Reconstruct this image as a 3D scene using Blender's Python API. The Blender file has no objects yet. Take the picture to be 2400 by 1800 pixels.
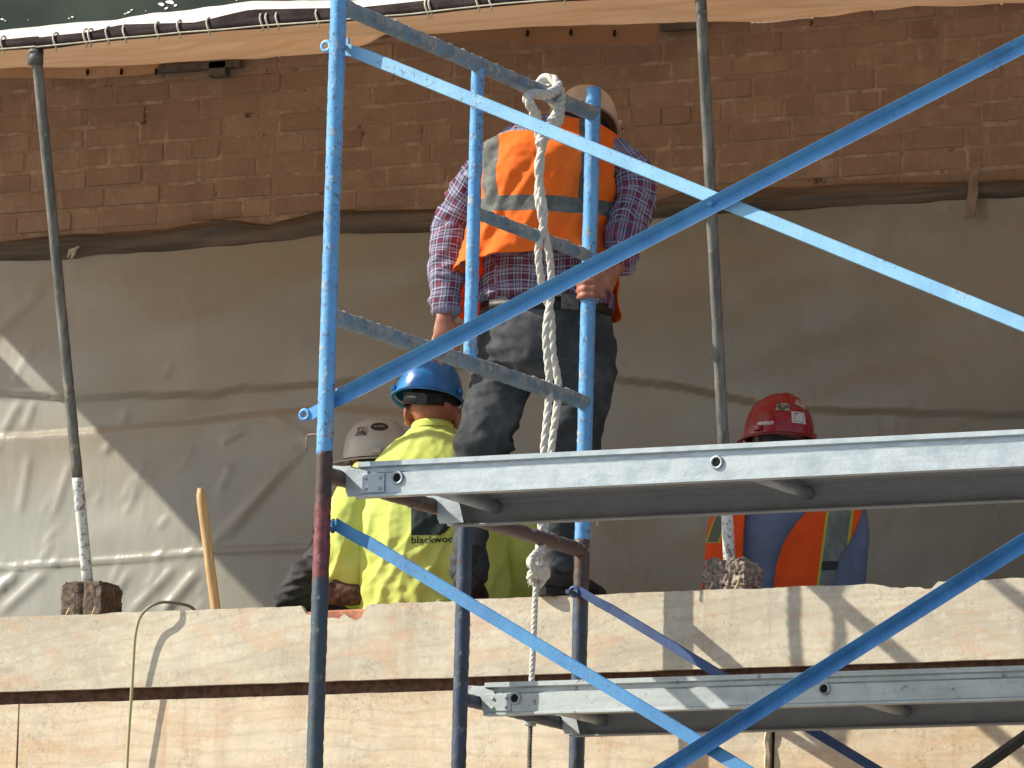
import bpy, bmesh, math, random
import numpy as np
from mathutils import Vector, Matrix, noise, Quaternion
random.seed(7); np.random.seed(7)
R = math.radians
scn = bpy.context.scene
col = scn.collection

# ------------------------------------------------------------------ camera
F_PX, YAW, PITCH, ROLL, CZ = 15536.0, R(27.228), R(9.171), R(1.547), 1.6
def cam_matrix():
    cy, sy = math.cos(YAW), math.sin(YAW); M = np.array([[cy, sy, 0], [0, 0, 1], [-sy, cy, 0]])
    cp, sp = math.cos(PITCH), math.sin(PITCH); P = np.array([[1, 0, 0], [0, cp, -sp], [0, sp, cp]])
    cr, sr = math.cos(ROLL), math.sin(ROLL); Q = np.array([[cr, sr, 0], [-sr, cr, 0], [0, 0, 1]])
    return Q @ P @ M                       # rows: right, up, forward
CM = cam_matrix()
cam_d = bpy.data.cameras.new('camera'); cam = bpy.data.objects.new('camera', cam_d); col.objects.link(cam)
cam_d.sensor_width = 36; cam_d.lens = 36 * F_PX / 2400; cam_d.clip_end = 2000
rot = Matrix((CM[0], CM[1], -CM[2])).transposed()
cam.matrix_world = Matrix.Translation((0, 0, CZ)) @ rot.to_4x4()
scn.camera = cam
KP = 2400 / 2212.0
def ray(x, y): return CM.T @ np.array([(x*KP-1200)/F_PX, -(y*KP-900)/F_PX, 1.0])
def atY(x, y, Y): r = ray(x, y); return Vector(np.array([0, 0, CZ]) + r*(Y/r[1]))
def atX(x, y, X): r = ray(x, y); return Vector(np.array([0, 0, CZ]) + r*(X/r[0]))

# ------------------------------------------------------------------ light
SUN = Vector((-1.9, -1.0, 1.5)).normalized()          # towards the sun
w = bpy.data.worlds.new('World'); scn.world = w; w.use_nodes = True
nt = w.node_tree; bg = nt.nodes['Background']; sky = nt.nodes.new('ShaderNodeTexSky')
sky.sky_type = 'NISHITA'; sky.sun_disc = False
sky.sun_elevation = math.asin(SUN.z); sky.sun_rotation = math.atan2(SUN.x, SUN.y) % (2*math.pi)
nt.links.new(sky.outputs[0], bg.inputs[0]); bg.inputs[1].default_value = 0.125
sl = bpy.data.lights.new('sun', 'SUN'); sl.energy = 5.0; sl.angle = R(0.55); sl.color = (1.0, .95, .81)
so = bpy.data.objects.new('sun', sl); col.objects.link(so); so.rotation_euler = SUN.to_track_quat('Z', 'Y').to_euler()
scn.view_settings.view_transform = 'Standard'; scn.view_settings.look = 'None'; scn.view_settings.gamma = 1
scn.view_settings.exposure = 0.42
scn.render.engine = 'CYCLES'

# ------------------------------------------------------------------ helpers
def tag(o, label=None, cat=None, group=None, kind=None):
    if label: o['label'] = label
    if cat: o['category'] = cat
    if group: o['group'] = group
    if kind: o['kind'] = kind
    return o
def empty(name, loc, label, cat, group=None):
    o = bpy.data.objects.new(name, None); col.objects.link(o); o.location = loc; o.empty_display_size = .1
    return tag(o, label, cat, group)
class MB:
    def __init__(s): s.v = []; s.f = []; s.m = []; s.sm = []
    def add(s, vs, fs, mi=0, smooth=False):
        n = len(s.v); s.v += [Vector(p) for p in vs]
        for f in fs: s.f.append([i+n for i in f]); s.m.append(mi); s.sm.append(smooth)
    def box(s, a, b, mi=0, bev=0, M=None):
        x0, y0, z0 = [min(a[i], b[i]) for i in range(3)]; x1, y1, z1 = [max(a[i], b[i]) for i in range(3)]
        bm = bmesh.new(); bmesh.ops.create_cube(bm, size=1)
        for v in bm.verts: v.co = Vector(((x0+x1)/2+v.co.x*(x1-x0), (y0+y1)/2+v.co.y*(y1-y0), (z0+z1)/2+v.co.z*(z1-z0)))
        if bev: bmesh.ops.bevel(bm, geom=bm.edges[:], offset=bev, segments=2, profile=.5, affect='EDGES')
        s.bm(bm, mi, M=M)
    def bm(s, bm, mi=0, smooth=False, M=None):
        bm.verts.index_update(); vs = [(M @ v.co if M else v.co.copy()) for v in bm.verts]
        s.add(vs, [[v.index for v in f.verts] for f in bm.faces], mi, smooth); bm.free()
    def tube(s, pts, r, n=12, mi=0, cap=True, smooth=True, hollow=False):
        pts = [Vector(p) for p in pts]; rs = r if hasattr(r, '__len__') else [r]*len(pts)
        up = None; rings = []
        for i, p in enumerate(pts):
            t = (pts[min(i+1, len(pts)-1)]-pts[max(i-1, 0)]).normalized()
            if up is None: up = t.orthogonal().normalized()
            up = (up-up.dot(t)*t).normalized(); b = t.cross(up)
            rings.append([p+rs[i]*(math.cos(a)*up+math.sin(a)*b) for a in [2*math.pi*k/n for k in range(n)]])
        vs = [q for g in rings for q in g]; fs = []
        for i in range(len(pts)-1):
            for k in range(n): fs.append([i*n+k, i*n+(k+1) % n, (i+1)*n+(k+1) % n, (i+1)*n+k])
        if cap: fs += [list(range(n))[::-1], [(len(pts)-1)*n+k for k in range(n)]]
        s.add(vs, fs[:len(fs)-(2 if cap else 0)], mi, smooth)
        if cap:
            base = len(s.v)-len(vs)
            for f in fs[-2:]: s.f.append([i+base for i in f]); s.m.append(mi); s.sm.append(False)
    def prism(s, prof, p0, p1, up=Vector((0, 0, 1)), mi=0):
        """profile in (side, up) extruded from p0 to p1"""
        p0, p1 = Vector(p0), Vector(p1); t = (p1-p0).normalized(); u = (up-up.dot(t)*t).normalized(); b = t.cross(u)
        n = len(prof); vs = [p+b*x+u*y for p in (p0, p1) for x, y in prof]
        fs = [[k, (k+1) % n, n+(k+1) % n, n+k] for k in range(n)]+[list(range(n))[::-1], [n+k for k in range(n)]]
        s.add(vs, fs, mi)
    def grid(s, fn, nu, nv, mi=0, smooth=True):
        vs = [fn(i/nu, j/nv) for j in range(nv+1) for i in range(nu+1)]
        fs = [[j*(nu+1)+i, j*(nu+1)+i+1, (j+1)*(nu+1)+i+1, (j+1)*(nu+1)+i] for j in range(nv) for i in range(nu)]
        s.add(vs, fs, mi, smooth)
    def build(s, name, mats, parent=None, fix=True, solid=0, at=None):
        me = bpy.data.meshes.new(name)
        loc = Vector((0, 0, 0)) if at is None else Vector(at)
        ploc = parent_world(parent) if parent else Vector((0, 0, 0))
        me.from_pydata([v-loc for v in s.v], [], s.f)
        mats = mats if isinstance(mats, (list, tuple)) else [mats]
        for m in mats: me.materials.append(m)
        me.polygons.foreach_set('material_index', s.m); me.polygons.foreach_set('use_smooth', s.sm)
        if fix:
            b = bmesh.new(); b.from_mesh(me); bmesh.ops.recalc_face_normals(b, faces=b.faces); b.to_mesh(me); b.free()
        o = bpy.data.objects.new(name, me); col.objects.link(o); o.parent = parent; o.location = loc-ploc
        if solid:
            md = o.modifiers.new('solid', 'SOLIDIFY'); md.thickness = solid; md.offset = 0
        return o
def parent_world(o):
    p = Vector((0, 0, 0))
    while o: p += Vector(o.location); o = o.parent
    return p
def spline(ctrl, n=8):
    c = [Vector(p) for p in ctrl]; c = [2*c[0]-c[1]]+c+[2*c[-1]-c[-2]]; out = []
    for i in range(1, len(c)-2):
        for k in range(n):
            t = k/n; a, b, d, e = c[i-1], c[i], c[i+1], c[i+2]
            out.append(.5*((2*b)+(d-a)*t+(2*a-5*b+4*d-e)*t*t+(3*b-a-3*d+e)*t**3))
    out.append(c[-2]); return out
def nz(p, sc=1.0, seed=0.0): return noise.noise(Vector(p)*sc+Vector((seed*17.3, seed*5.1, seed*9.7)))
def fbm(p, sc=1.0, seed=0.0, o=3): return noise.fractal(Vector(p)*sc+Vector((seed*17.3, seed*5.1, seed*9.7)), 1.0, 2.0, o)
def smooth01(t): t = max(0, min(1, t)); return t*t*(3-2*t)

# ------------------------------------------------------------------ materials
class Mat:
    """small node-graph builder"""
    def __init__(s, name, rough=.6, metal=0, spec=.5):
        s.m = bpy.data.materials.new(name); s.m.use_nodes = True; s.nt = s.m.node_tree; s.N = s.nt.nodes
        s.b = s.N['Principled BSDF']; s.b.inputs['Roughness'].default_value = rough; s.b.inputs['Metallic'].default_value = metal
        s.b.inputs['Specular IOR Level'].default_value = spec; s.tc = s.N.new('ShaderNodeTexCoord'); s.h = None
        s.co = s.tc.outputs['Object']
    def n(s, t, **k):
        d = s.N.new(t)
        for a, v in k.items(): setattr(d, a, v)
        return d
    def L(s, a, b): s.nt.links.new(a, b)
    def map(s, scale=(1, 1, 1), loc=(0, 0, 0), rot=(0, 0, 0), src=None):
        d = s.n('ShaderNodeMapping'); d.inputs['Scale'].default_value = scale; d.inputs['Location'].default_value = loc; d.inputs['Rotation'].default_value = rot
        s.L(src or s.co, d.inputs[0]); return d.outputs[0]
    def noise(s, sc, det=4, rough=.55, vec=None, dist=0, loc=(0, 0, 0)):
        d = s.n('ShaderNodeTexNoise'); d.inputs['Scale'].default_value = sc; d.inputs['Detail'].default_value = det
        d.inputs['Roughness'].default_value = rough; d.inputs['Distortion'].default_value = dist
        s.L(s.map(loc=loc, src=vec), d.inputs['Vector']); return d.outputs['Fac']
    def ramp(s, fac, a, b, c0=0.0, c1=1.0):
        d = s.n('ShaderNodeMapRange'); d.interpolation_type = 'SMOOTHSTEP'
        for i, v in enumerate((a, b, c0, c1)): d.inputs[i+1].default_value = v
        s.L(fac, d.inputs[0]); return d.outputs[0]
    def math(s, op, a, b=0.0, c=None):
        d = s.n('ShaderNodeMath', operation=op)
        for i, v in enumerate((a, b) if c is None else (a, b, c)):
            if isinstance(v, (int, float)): d.inputs[i].default_value = v
            else: s.L(v, d.inputs[i])
        return d.outputs[0]
    def mix(s, fac, a, b, mode='MIX'):
        d = s.n('ShaderNodeMix', data_type='RGBA', blend_type=mode)
        for i, v in ((0, fac), (6, a), (7, b)):
            if isinstance(v, (int, float)): d.inputs[i].default_value = v
            elif isinstance(v, tuple): d.inputs[i].default_value = (*v, 1) if len(v) == 3 else v
            else: s.L(v, d.inputs[i])
        return d.outputs[2]
    def sep(s, src=None):
        d = s.n('ShaderNodeSeparateXYZ'); s.L(src or s.co, d.inputs[0]); return d.outputs
    def attr(s, name):
        d = s.n('ShaderNodeAttribute', attribute_name=name); return d.outputs['Fac']
    def color(s, c):
        if isinstance(c, tuple): s.b.inputs['Base Color'].default_value = (*c, 1)
        else: s.L(c, s.b.inputs['Base Color'])
        return s
    def rough(s, f): s.L(f, s.b.inputs['Roughness'])
    def bump(s, h, strength=.3, dist=.01):
        d = s.n('ShaderNodeBump'); d.inputs['Strength'].default_value = strength; d.inputs['Distance'].default_value = dist
        s.L(h, d.inputs['Height'])
        if s.h: s.L(s.h, d.inputs['Normal'])
        s.h = d.outputs[0]; s.L(s.h, s.b.inputs['Normal']); return s

def paint_mat(name, base, dark, wear=.55, rust=(.12, .05, .03), mortar=(.42, .38, .32), mort=.62, rough=.5, zone=None):
    m = Mat(name, rough=rough)
    c = m.mix(m.ramp(m.noise(7, 5), .35, .7), base, dark)
    c = m.mix(m.math('MULTIPLY', m.ramp(m.noise(24, 7, .75, vec=m.map(scale=(1, 1, .35))), .45, .75), .5), c, tuple(v*1.12+.05 for v in base))
    c = m.mix(m.math('MULTIPLY', m.ramp(m.noise(18, 7, .8, loc=(7, 1, 2)), .52, .70), .35), c, (base[0]*.9+.05, base[1]*.95+.05, base[2]*.55+.03))
    rf = m.ramp(m.math('ADD', m.noise(62, 7, .75), m.math('MULTIPLY', m.noise(3, 2, loc=(3, 1, 7)), .35)), wear+.14, wear+.22)
    if zone:                                            # extra wear between z0 and z1
        z = m.sep()[2]
        for z0, z1, colz in zone:
            zz = m.math('ADD', z, m.math('MULTIPLY', m.math('SUBTRACT', m.noise(25, 4), .5), .22))
            k = m.math('MULTIPLY', m.ramp(zz, z0-.015, z0+.015), m.math('SUBTRACT', 1.0, m.ramp(zz, z1-.015, z1+.015)))
            c = m.mix(k, c, m.mix(m.ramp(m.noise(40, 4), .4, .65), colz, tuple(v*.6 for v in colz)))
    c = m.mix(m.math('MULTIPLY', rf, .85), c, rust)
    g = m.n('ShaderNodeNewGeometry'); nzv = m.sep(g.outputs['Normal'])[2]
    mf = m.ramp(m.math('ADD', m.noise(19, 7, .7, loc=(5, 5, 5)), m.math('MULTIPLY', nzv, .10)), mort, mort+.10)
    c = m.mix(mf, c, mortar)
    m.color(c); m.rough(m.ramp(mf, 0, 1, rough, .9))
    m.bump(m.math('ADD', m.math('MULTIPLY', mf, 1.0), m.math('MULTIPLY', m.noise(160, 3), .4)), .6, .003)
    return m.m
BLUE = paint_mat('light_blue_paint', (.135, .39, .70), (.095, .29, .60), wear=.585, mort=.555, rough=.34, mortar=(.34, .43, .46))
BLUE_DIRTY = paint_mat('mortar_splashed_blue_paint', (.17, .28, .38), (.11, .17, .23), wear=.61, mortar=(.34, .33, .30), mort=.44)
BRACE_BLUE = paint_mat('brace_blue_paint', (.26, .52, .73), (.20, .43, .66), wear=.64, mort=.62, rough=.4, mortar=(.40, .42, .42))
BRACE_MID = paint_mat('brace_mid_blue_paint', (.12, .36, .68), (.09, .28, .58), wear=.66, mort=.70, rough=.42)
NAVY = paint_mat('navy_paint', (.035, .060, .11), (.025, .04, .065), wear=.58, mort=.60, mortar=(.20, .22, .24))
LOWER = paint_mat('dark_worn_paint', (.045, .065, .095), (.03, .07, .09), wear=.55, rust=(.06, .045, .04), mort=.61, mortar=(.24, .27, .29),
                  zone=[(-.15, 9, (.075, .038, .030)), (-.37, -.14, (.22, .05, .055))])
LOWER_FAR = paint_mat('dark_worn_paint_far', (.035, .055, .09), (.04, .10, .17), wear=.50, rust=(.05, .045, .04), mort=.66,
                  zone=[(-.22, 9, (.12, .06, .045))])
RUSTY = paint_mat('rusty_rung_paint', (.09, .055, .045), (.07, .05, .05), wear=.52, mortar=(.30, .26, .23), mort=.55)

def alu_mat(name, base=(.44, .49, .52), rough=.42, grime=.6, metal=.55):
    m = Mat(name, rough=rough, metal=metal)
    v = m.map(scale=(.6, 3, 6))
    c = m.mix(m.ramp(m.noise(9, 6, .65, vec=v), .35, .7), base, tuple(x*.86 for x in base))
    c = m.mix(m.math('MULTIPLY', m.ramp(m.noise(26, 6, .7), .45, .75), .5), c, tuple(min(.85, x*1.15) for x in base))
    c = m.mix(m.math('MULTIPLY', m.ramp(m.noise(22, 6, .75, loc=(2, 8, 1)), grime, grime+.08), .7), c, (.10, .085, .07))
    m.color(c); m.rough(m.ramp(m.noise(14, 4), .3, .7, rough-.08, rough+.2)); m.bump(m.noise(90, 3), .25, .002)
    return m.m
ALU = alu_mat('galvanised_aluminium', grime=.68)
ALU_DIRTY = alu_mat('dirty_aluminium', base=(.46, .50, .50), rough=.5, grime=.58, metal=.4)
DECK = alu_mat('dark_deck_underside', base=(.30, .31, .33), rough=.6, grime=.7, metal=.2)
STEEL_DARK = alu_mat('dark_weathered_steel', base=(.16, .165, .16), rough=.5, grime=.5, metal=.5)

def simple(name, c, rough=.7, var=.25, sc=20, bump=.2, metal=0, spec=.4):
    m = Mat(name, rough=rough, metal=metal, spec=spec)
    m.color(m.mix(m.ramp(m.noise(sc, 5), .3, .7), tuple(v*(1-var) for v in c), tuple(min(1, v*(1+var)) for v in c)))
    m.bump(m.noise(sc*5, 4), bump, .003); return m.m

def wood_mat(name, base, dark, tint, stain=.5, seed=0, dirt_edges=True):
    """plywood face: broad cathedral grain + weather speckle"""
    m = Mat(name, rough=.85, spec=.2)
    v = m.map(scale=(1.0, 1, 3.2), loc=(seed*3.1, 0, seed*1.7))
    d = m.n('ShaderNodeTexNoise'); d.inputs['Scale'].default_value = 1.6; d.inputs['Detail'].default_value = 3; m.L(v, d.inputs['Vector'])
    wv = m.n('ShaderNodeTexWave', wave_type='RINGS', rings_direction='Y'); wv.inputs['Scale'].default_value = 2.2; wv.inputs['Distortion'].default_value = 9
    wv.inputs['Detail'].default_value = 3; wv.inputs['Detail Scale'].default_value = .8; m.L(v, wv.inputs['Vector'])
    c = m.mix(m.ramp(m.noise(2.2, 5, vec=v), .35, .7), base, tint)
    c = m.mix(m.math('MULTIPLY', m.ramp(wv.outputs['Fac'], .0, .28, 1, 0), .20), c, dark)
    c = m.mix(m.math('MULTIPLY', m.ramp(m.noise(7, 8, .8, loc=(4, 4, 4)), .42, .70), .50), c, (.42, .375, .32))
    c = m.mix(m.math('MULTIPLY', m.math('MULTIPLY', m.ramp(m.noise(75, 7, .85, loc=(1, 7, 4)), .50, .64), m.ramp(m.noise(5, 5, .7, loc=(8, 7, 4)), .40, .62)), .62), c, (.22, .17, .135))
    c = m.mix(m.math('MULTIPLY', m.ramp(m.noise(26, 7, .8, loc=(6, 1, 9)), .50, .68), .45), c, (.78, .70, .58))
    c = m.mix(m.math('MULTIPLY', m.ramp(m.noise(4.5, 6, .75, vec=m.map(scale=(5, 1, .5), loc=(seed*2, 3, 0))), .54, .70), .30), c, (.33, .27, .21))
    vs = m.map(scale=(9, 1, .7), loc=(seed, 0, 0))
    c = m.mix(m.math('MULTIPLY', m.ramp(m.noise(1.6, 4, vec=vs), .55, .75), .30*stain*2), c, (.50, .30, .17))
    c = m.mix(m.math('MULTIPLY', m.ramp(m.noise(2.8, 5, .7, vec=v, dist=1.2, loc=(9, 2, 2)), .52, .62), .34), c, (.60, .36, .21))
    if dirt_edges:
        at = m.attr('edge')
        k = m.math('MULTIPLY', at, m.ramp(m.noise(45, 6, .8), .50, .66))
        c = m.mix(m.math('MULTIPLY', k, .5), c, (.20, .165, .14))
    m.color(c); m.bump(m.noise(120, 5, .7), .35, .002); m.bump(m.noise(5, 3, vec=v), .25, .01)
    return m.m

# ------------------------------------------------------------------ scene datums
X0, YN, YM, YF = -9.198, 16.697, 17.592, 18.385      # end frame plane; near, inner, far posts
YP = 18.548                                          # plywood face of the parapet
YW = 20.40                                           # brick wall face
CAN_Y = 18.205
CAN_Z = atY(540, 60, CAN_Y).z

# ================================================================== SETTING
g = MB(); g.add([(-400, -400, 0), (400, -400, 0), (400, 400, 0), (-400, 400, 0)], [[0, 1, 2, 3]])
gm = Mat('gravel_lot', rough=.95); gm.color(gm.mix(gm.ramp(gm.noise(3, 8, .7), .3, .7), (.22, .20, .17), (.34, .31, .27))); gm.bump(gm.noise(30, 6), .5, .03)
tag(g.build('ground', gm.m), kind='structure')
g = MB(); g.box((-22, YP+.21, 3.2), (2, YW+.3, 3.40)); tag(g.build('roof_slab', simple('concrete', (.30, .28, .26), .9)), kind='structure')

# parapet: brick wall clad with plywood
ZT0 = atY(1106, 1293, YP).z
par = empty('parapet_wall', (X0, YP, 0), 'low brick parapet clad with pale weathered plywood sheets below the workers', 'parapet wall')
brick_o = simple('orange_brick', (.50, .20, .12), .9, .3, 30, .5)
g = MB(); x = -15.0                                             # brick-on-edge coping course
while x < -6:
    wdt = random.uniform(.20, .215); g.box((x, YP+.028+random.uniform(0, .008), ZT0-.052), (x+wdt-.012, YP+.19, ZT0-.012+random.uniform(-.004, .004)), bev=.006); x += wdt
g.build('coping', brick_o, par)
g = MB(); g.box((-22, YP+.045, 0), (2, YP+.20, ZT0-.056)); g.build('wall', simple('brown_brick_core', (.20, .105, .075), .95, .35, 40, .6), par)
ZLT = atY(1106, 1460, YP).z-.040
def ply(name, x0, x1, z0, z1, y, th, mat, top=None, seed=0, warp=.004):
    """plywood sheet with its outline on a fine grid; top(x) gives the broken upper edge"""
    nx = max(2, int((x1-x0)/.02)); nzv = max(4, int((z1-z0)/.025)); vs = []; fs = []; ed = []
    for s_ in (0, 1):
        for j in range(nzv+1):
            for i in range(nx+1):
                X = x0+(x1-x0)*i/nx; zt = top(X) if top else z1+.002*fbm((X*8, seed, 0), 1)
                zb = z0+.003*fbm((X*6, seed, 3), 1); t = j/nzv; Z = zb+(zt-zb)*t
                vs.append((X, y-(0 if s_ else th)+warp*nz((X*1.3, seed, Z*3)), Z)); ed.append(max(smooth01(1-(1-t)*(z1-z0)/.06), .8*smooth01(1-t*(z1-z0)/.035)))
    n1 = (nx+1)*(nzv+1)
    for j in range(nzv):
        for i in range(nx):
            a = j*(nx+1)+i; fs.append([a, a+1, a+nx+2, a+nx+1]); fs.append([n1+a+nx+1, n1+a+nx+2, n1+a+1, n1+a])
    for i in range(nx):
        fs.append([i+1, i, n1+i, n1+i+1]); a = nzv*(nx+1)+i; fs.append([a, a+1, n1+a+1, n1+a])
    for j in range(nzv):
        a = j*(nx+1); fs.append([a, a+nx+1, n1+a+nx+1, n1+a]); a += nx; fs.append([a+nx+1, a, n1+a, n1+a+nx+1])
    g = MB(); g.add(vs, fs); o = g.build(name, mat, par)
    at = o.data.attributes.new('edge', 'FLOAT', 'POINT'); at.data.foreach_set('value', ed)
    return o
PLY_T = wood_mat('upper_plywood', (.68, .60, .46), (.42, .30, .19), (.50, .44, .34), seed=1)
PLY_L = wood_mat('lower_plywood', (.72, .61, .45), (.42, .26, .15), (.64, .49, .32), seed=4, stain=.9)
ZT, ZB = atY(1106, 1293, YP).z, atY(1106, 1460, YP).z
chipL, chipR = atY(655, 1300, YP).x, atY(805, 1300, YP).x
chip2L, chip2R = atY(1880, 1250, YP).x, atY(2030, 1250, YP).x
def top_edge(x):
    z = ZT+.003*fbm((x*7, 1, 1), 1)+.0022*fbm((x*60, 3, 1), 1)
    if chipL < x < chipR: z -= .060*smooth01((x-chipL)/.03)*smooth01((chipR-x)/.04)*(.72+.35*round(2*nz((x*22, 0, 0)))/2+.12*nz((x*90, 0, 3)))
    if chipR < x < chipR+.35: z -= .016*abs(nz((x*50, 2, 0)))+.006*abs(nz((x*130, 2, 0)))
    if chip2L < x < chip2R: z -= .022*smooth01((x-chip2L)/.1)*smooth01((chip2R-x)/.02)*(.6+.8*abs(nz((x*40, 5, 0))))
    return z
ply('upper_board', -14.2, atY(1001, 1380, YP).x-.004, ZB, ZT, YP, .019, PLY_T, top=top_edge)
ply('upper_board', atY(1001, 1380, YP).x, -6.2, ZB, ZT, YP, .019, PLY_T, top=top_edge, seed=2)
YL = YP+.024
xs = atY(45, 1580, YL).x; xm = atY(1672, 1620, YL).x
ply('lower_board', -14.2, xs-.003, 2.9, ZLT, YL, .018, PLY_L, seed=3)
ply('lower_board', xs+.003, xm-.006, 2.9, ZLT, YL, .018, PLY_L, seed=4)
ply('lower_board', xm+.010, -6.2, 2.9, ZLT, YL, .018, PLY_L, seed=5)
g = MB()                                              # split, peeled veneer at the joint
pts = [(xm-.010+.008*nz((z*22, 1, 1)), YL-.026-.012*abs(nz((z*14, 1, 2))), z) for z in np.linspace(3.4, ZLT-.01, 40)]
g.tube(pts, [.009+.003*abs(nz((p[2]*40, 0, 0))) for p in pts], 5, smooth=False); g.build('split_batten', PLY_L, par)
g = MB()                                              # dribble of mortar over the board joint
xd = atY(1003, 1380, YP).x
for dx in (-.006, .012):
    pts = [(xd+dx+.004*nz((z*25, dx*90, 1)), YP-.020, z) for z in np.linspace(4.05, 4.22-.02*abs(dx)*100*.3, 18)]
    g.tube(pts, [.004+.004*abs(nz((p[2]*30, dx*100, 0))) for p in pts], 6)
g.build('mortar_run', simple('mortar', (.50, .44, .36), .95, .3, 60, .6), par)

# ---------------- brick wall behind
bw = empty('brick_wall', (X0, YW, 0), 'old brown brick wall in shade behind the workers', 'brick wall')
bm_ = Mat('old_brown_brick', rough=.9, spec=.2)
bc = bm_.mix(bm_.ramp(bm_.attr('tone'), 0, 1), (.33, .235, .17), (.39, .285, .21))
bc = bm_.mix(bm_.math('MULTIPLY', bm_.ramp(bm_.noise(7, 7, .7), .4, .75), .5), bc, (.19, .115, .085))
bc = bm_.mix(bm_.math('MULTIPLY', bm_.ramp(bm_.noise(9, 8, .85, loc=(4, 0, 0)), .53, .74), .50), bc, (.60, .50, .42))
vv = bm_.map(scale=(6, 1, 1.1), loc=(5, 0, 2))
bc = bm_.mix(bm_.math('MULTIPLY', bm_.ramp(bm_.noise(3, 6, .7, vec=vv), .54, .72), .40), bc, (.56, .44, .35))
bm_.color(bc); bm_.bump(bm_.noise(60, 6, .7), .5, .004); bm_.bump(bm_.noise(11, 6, .7, dist=.5), .6, .012)
g = MB(); tones = []
def addt(n0, t): tones.extend([t]*(len(g.v)-n0))
n0 = 0; g.box((-20, YW, 3.5), (-2, YW+.3, 9.5), mi=1); addt(0, .55)
ch, bl = .0770, .235; j = 0; z = 5.50-26*ch; j = 0
while z < 9.2:
    vis = 5.45 < z < 6.85; x = -17.2-(j % 2)*bl*.5-random.uniform(0, .03); head = (j % 6 == 5)
    while x < -5.2:
        L = (bl*.5 if head or random.random() < .12 else bl)+random.uniform(-.006, .006)
        n0 = len(g.v); o = random.uniform(.0005, .0045)+(.004 if random.random() < .1 else 0)
        dz = random.uniform(-.004, .004)
        g.box((x, YW-o, z+dz), (x+L-.011, YW+.05, z+ch-.013+dz+random.uniform(-.002, .002)), bev=.004 if vis and -13.4 < x < -7.9 else 0); addt(n0, random.random()**1.3)
        x += L
    z += ch; j += 1
mt_ = Mat('patched_mortar', rough=.95, spec=.1); mt_.color(mt_.mix(mt_.ramp(mt_.noise(6, 7, .8), .58, .66), mt_.mix(mt_.ramp(mt_.noise(9, 6, .8, loc=(3, 3, 3)), .45, .65), (.34, .25, .18), (.50, .40, .31)), (.09, .06, .045)))
o = g.build('wall', [bm_.m, mt_.m], bw); at = o.data.attributes.new('tone', 'FLOAT', 'POINT'); at.data.foreach_set('value', tones)
g = MB()                                              # flashing strip of dark metal at the canopy fixing
for a, b, h in (((340, 152), (520, 150), .012), ((455, 150), (490, 165), .03), ((1430, 56), (1520, 56), .02)):
    p, q = atY(*a, YW-.03), atY(*b, YW-.03); g.box((p.x, YW-.045, p.z-h), (q.x, YW-.012, p.z+h))
g.build('bracket', STEEL_DARK, bw)
gm = Mat('dark_green_screen', rough=.6, spec=.15); gm.color(gm.mix(gm.ramp(gm.noise(3, 4), .35, .7), (.012, .022, .017), (.03, .045, .035)))
g = MB(); g.box((-14.5, YW-.05, 6.62), (-11.0, YW-.015, 7.9)); 
sc_ = g.build('dark_screen', gm.m); tag(sc_, 'dark green glossy screen with painted white glints above the white tarpaulin edge', 'screen')
wm = simple('glint_white', (.8, .82, .82), .5)  # white blobs painted on the screen as glints of light
for (px_, py_, s_) in ((350, 10, 9), (368, 5, 10), (360, 18, 6), (380, 12, 6), (278, 27, 5), (285, 22, 4), (157, 37, 4), (150, 40, 3), (6, 42, 4), (316, 24, 2), (512, 1, 2), (62, 43, 2), (271, 30, 3), (12, 45, 3)):
    p = atY(px_, py_, YW-.05); n = 14; rr = [s_/700*(.7+.7*abs(nz((k*.9, px_, 0)))) for k in range(n)]
    el = random.uniform(1, 1.8); th = random.uniform(-.3, .4)
    vs = []
    for k in range(n):
        a = 2*math.pi*k/n; u, v_ = rr[k]*math.cos(a)*el, rr[k]*math.sin(a)*.6
        vs.append((p.x+u*math.cos(th)-v_*math.sin(th), YW-.053, p.z+u*math.sin(th)+v_*math.cos(th)))
    g = MB(); g.add(vs, [list(range(n))[::-1]]); g.build('painted_glint', wm, sc_, fix=False)

# ---------------- plastic sheeting on the wall
def lerp_pts(pts, x):
    if x <= pts[0][0]: return pts[0][1]
    for a, b in zip(pts, pts[1:]):
        if x <= b[0]: return a[1]+(b[1]-a[1])*(x-a[0])/(b[0]-a[0])
    return pts[-1][1]
ps = Mat('polythene_sheet', rough=.34, spec=.55)
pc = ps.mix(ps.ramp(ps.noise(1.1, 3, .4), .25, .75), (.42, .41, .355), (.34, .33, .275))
pc = ps.mix(ps.ramp(ps.math('ADD', ps.sep()[0], ps.math('MULTIPLY', ps.noise(1.3, 3), 1.6)), -12.4, -9.6), (.50, .505, .465), ps.mix(ps.ramp(ps.noise(1.1, 3, .4), .3, .7), (.36, .32, .25), (.28, .255, .20)))  # paler left and browner right put sunlight and shade into the sheet colour
xx = ps.sep()
pc = ps.mix(ps.math('MULTIPLY', ps.ramp(ps.noise(1.6, 3, .4, vec=ps.map(scale=(.4, 1, 2.0))), .38, .78), .55), pc, (.38, .30, .20))
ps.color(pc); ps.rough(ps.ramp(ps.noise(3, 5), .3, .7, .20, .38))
ps.bump(ps.noise(1.5, 5, .5, vec=ps.map(scale=(3, 1, 1.2), rot=(0, R(-38), 0)), dist=.4), .25, .03)
ps.bump(ps.noise(9, 5, .65, vec=ps.map(scale=(3, 1, .9), rot=(0, R(-32), 0))), .12, .01)
tb = ps.n('ShaderNodeBsdfTransparent'); mx = ps.n('ShaderNodeMixShader'); mx.inputs[0].default_value = .26
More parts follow.
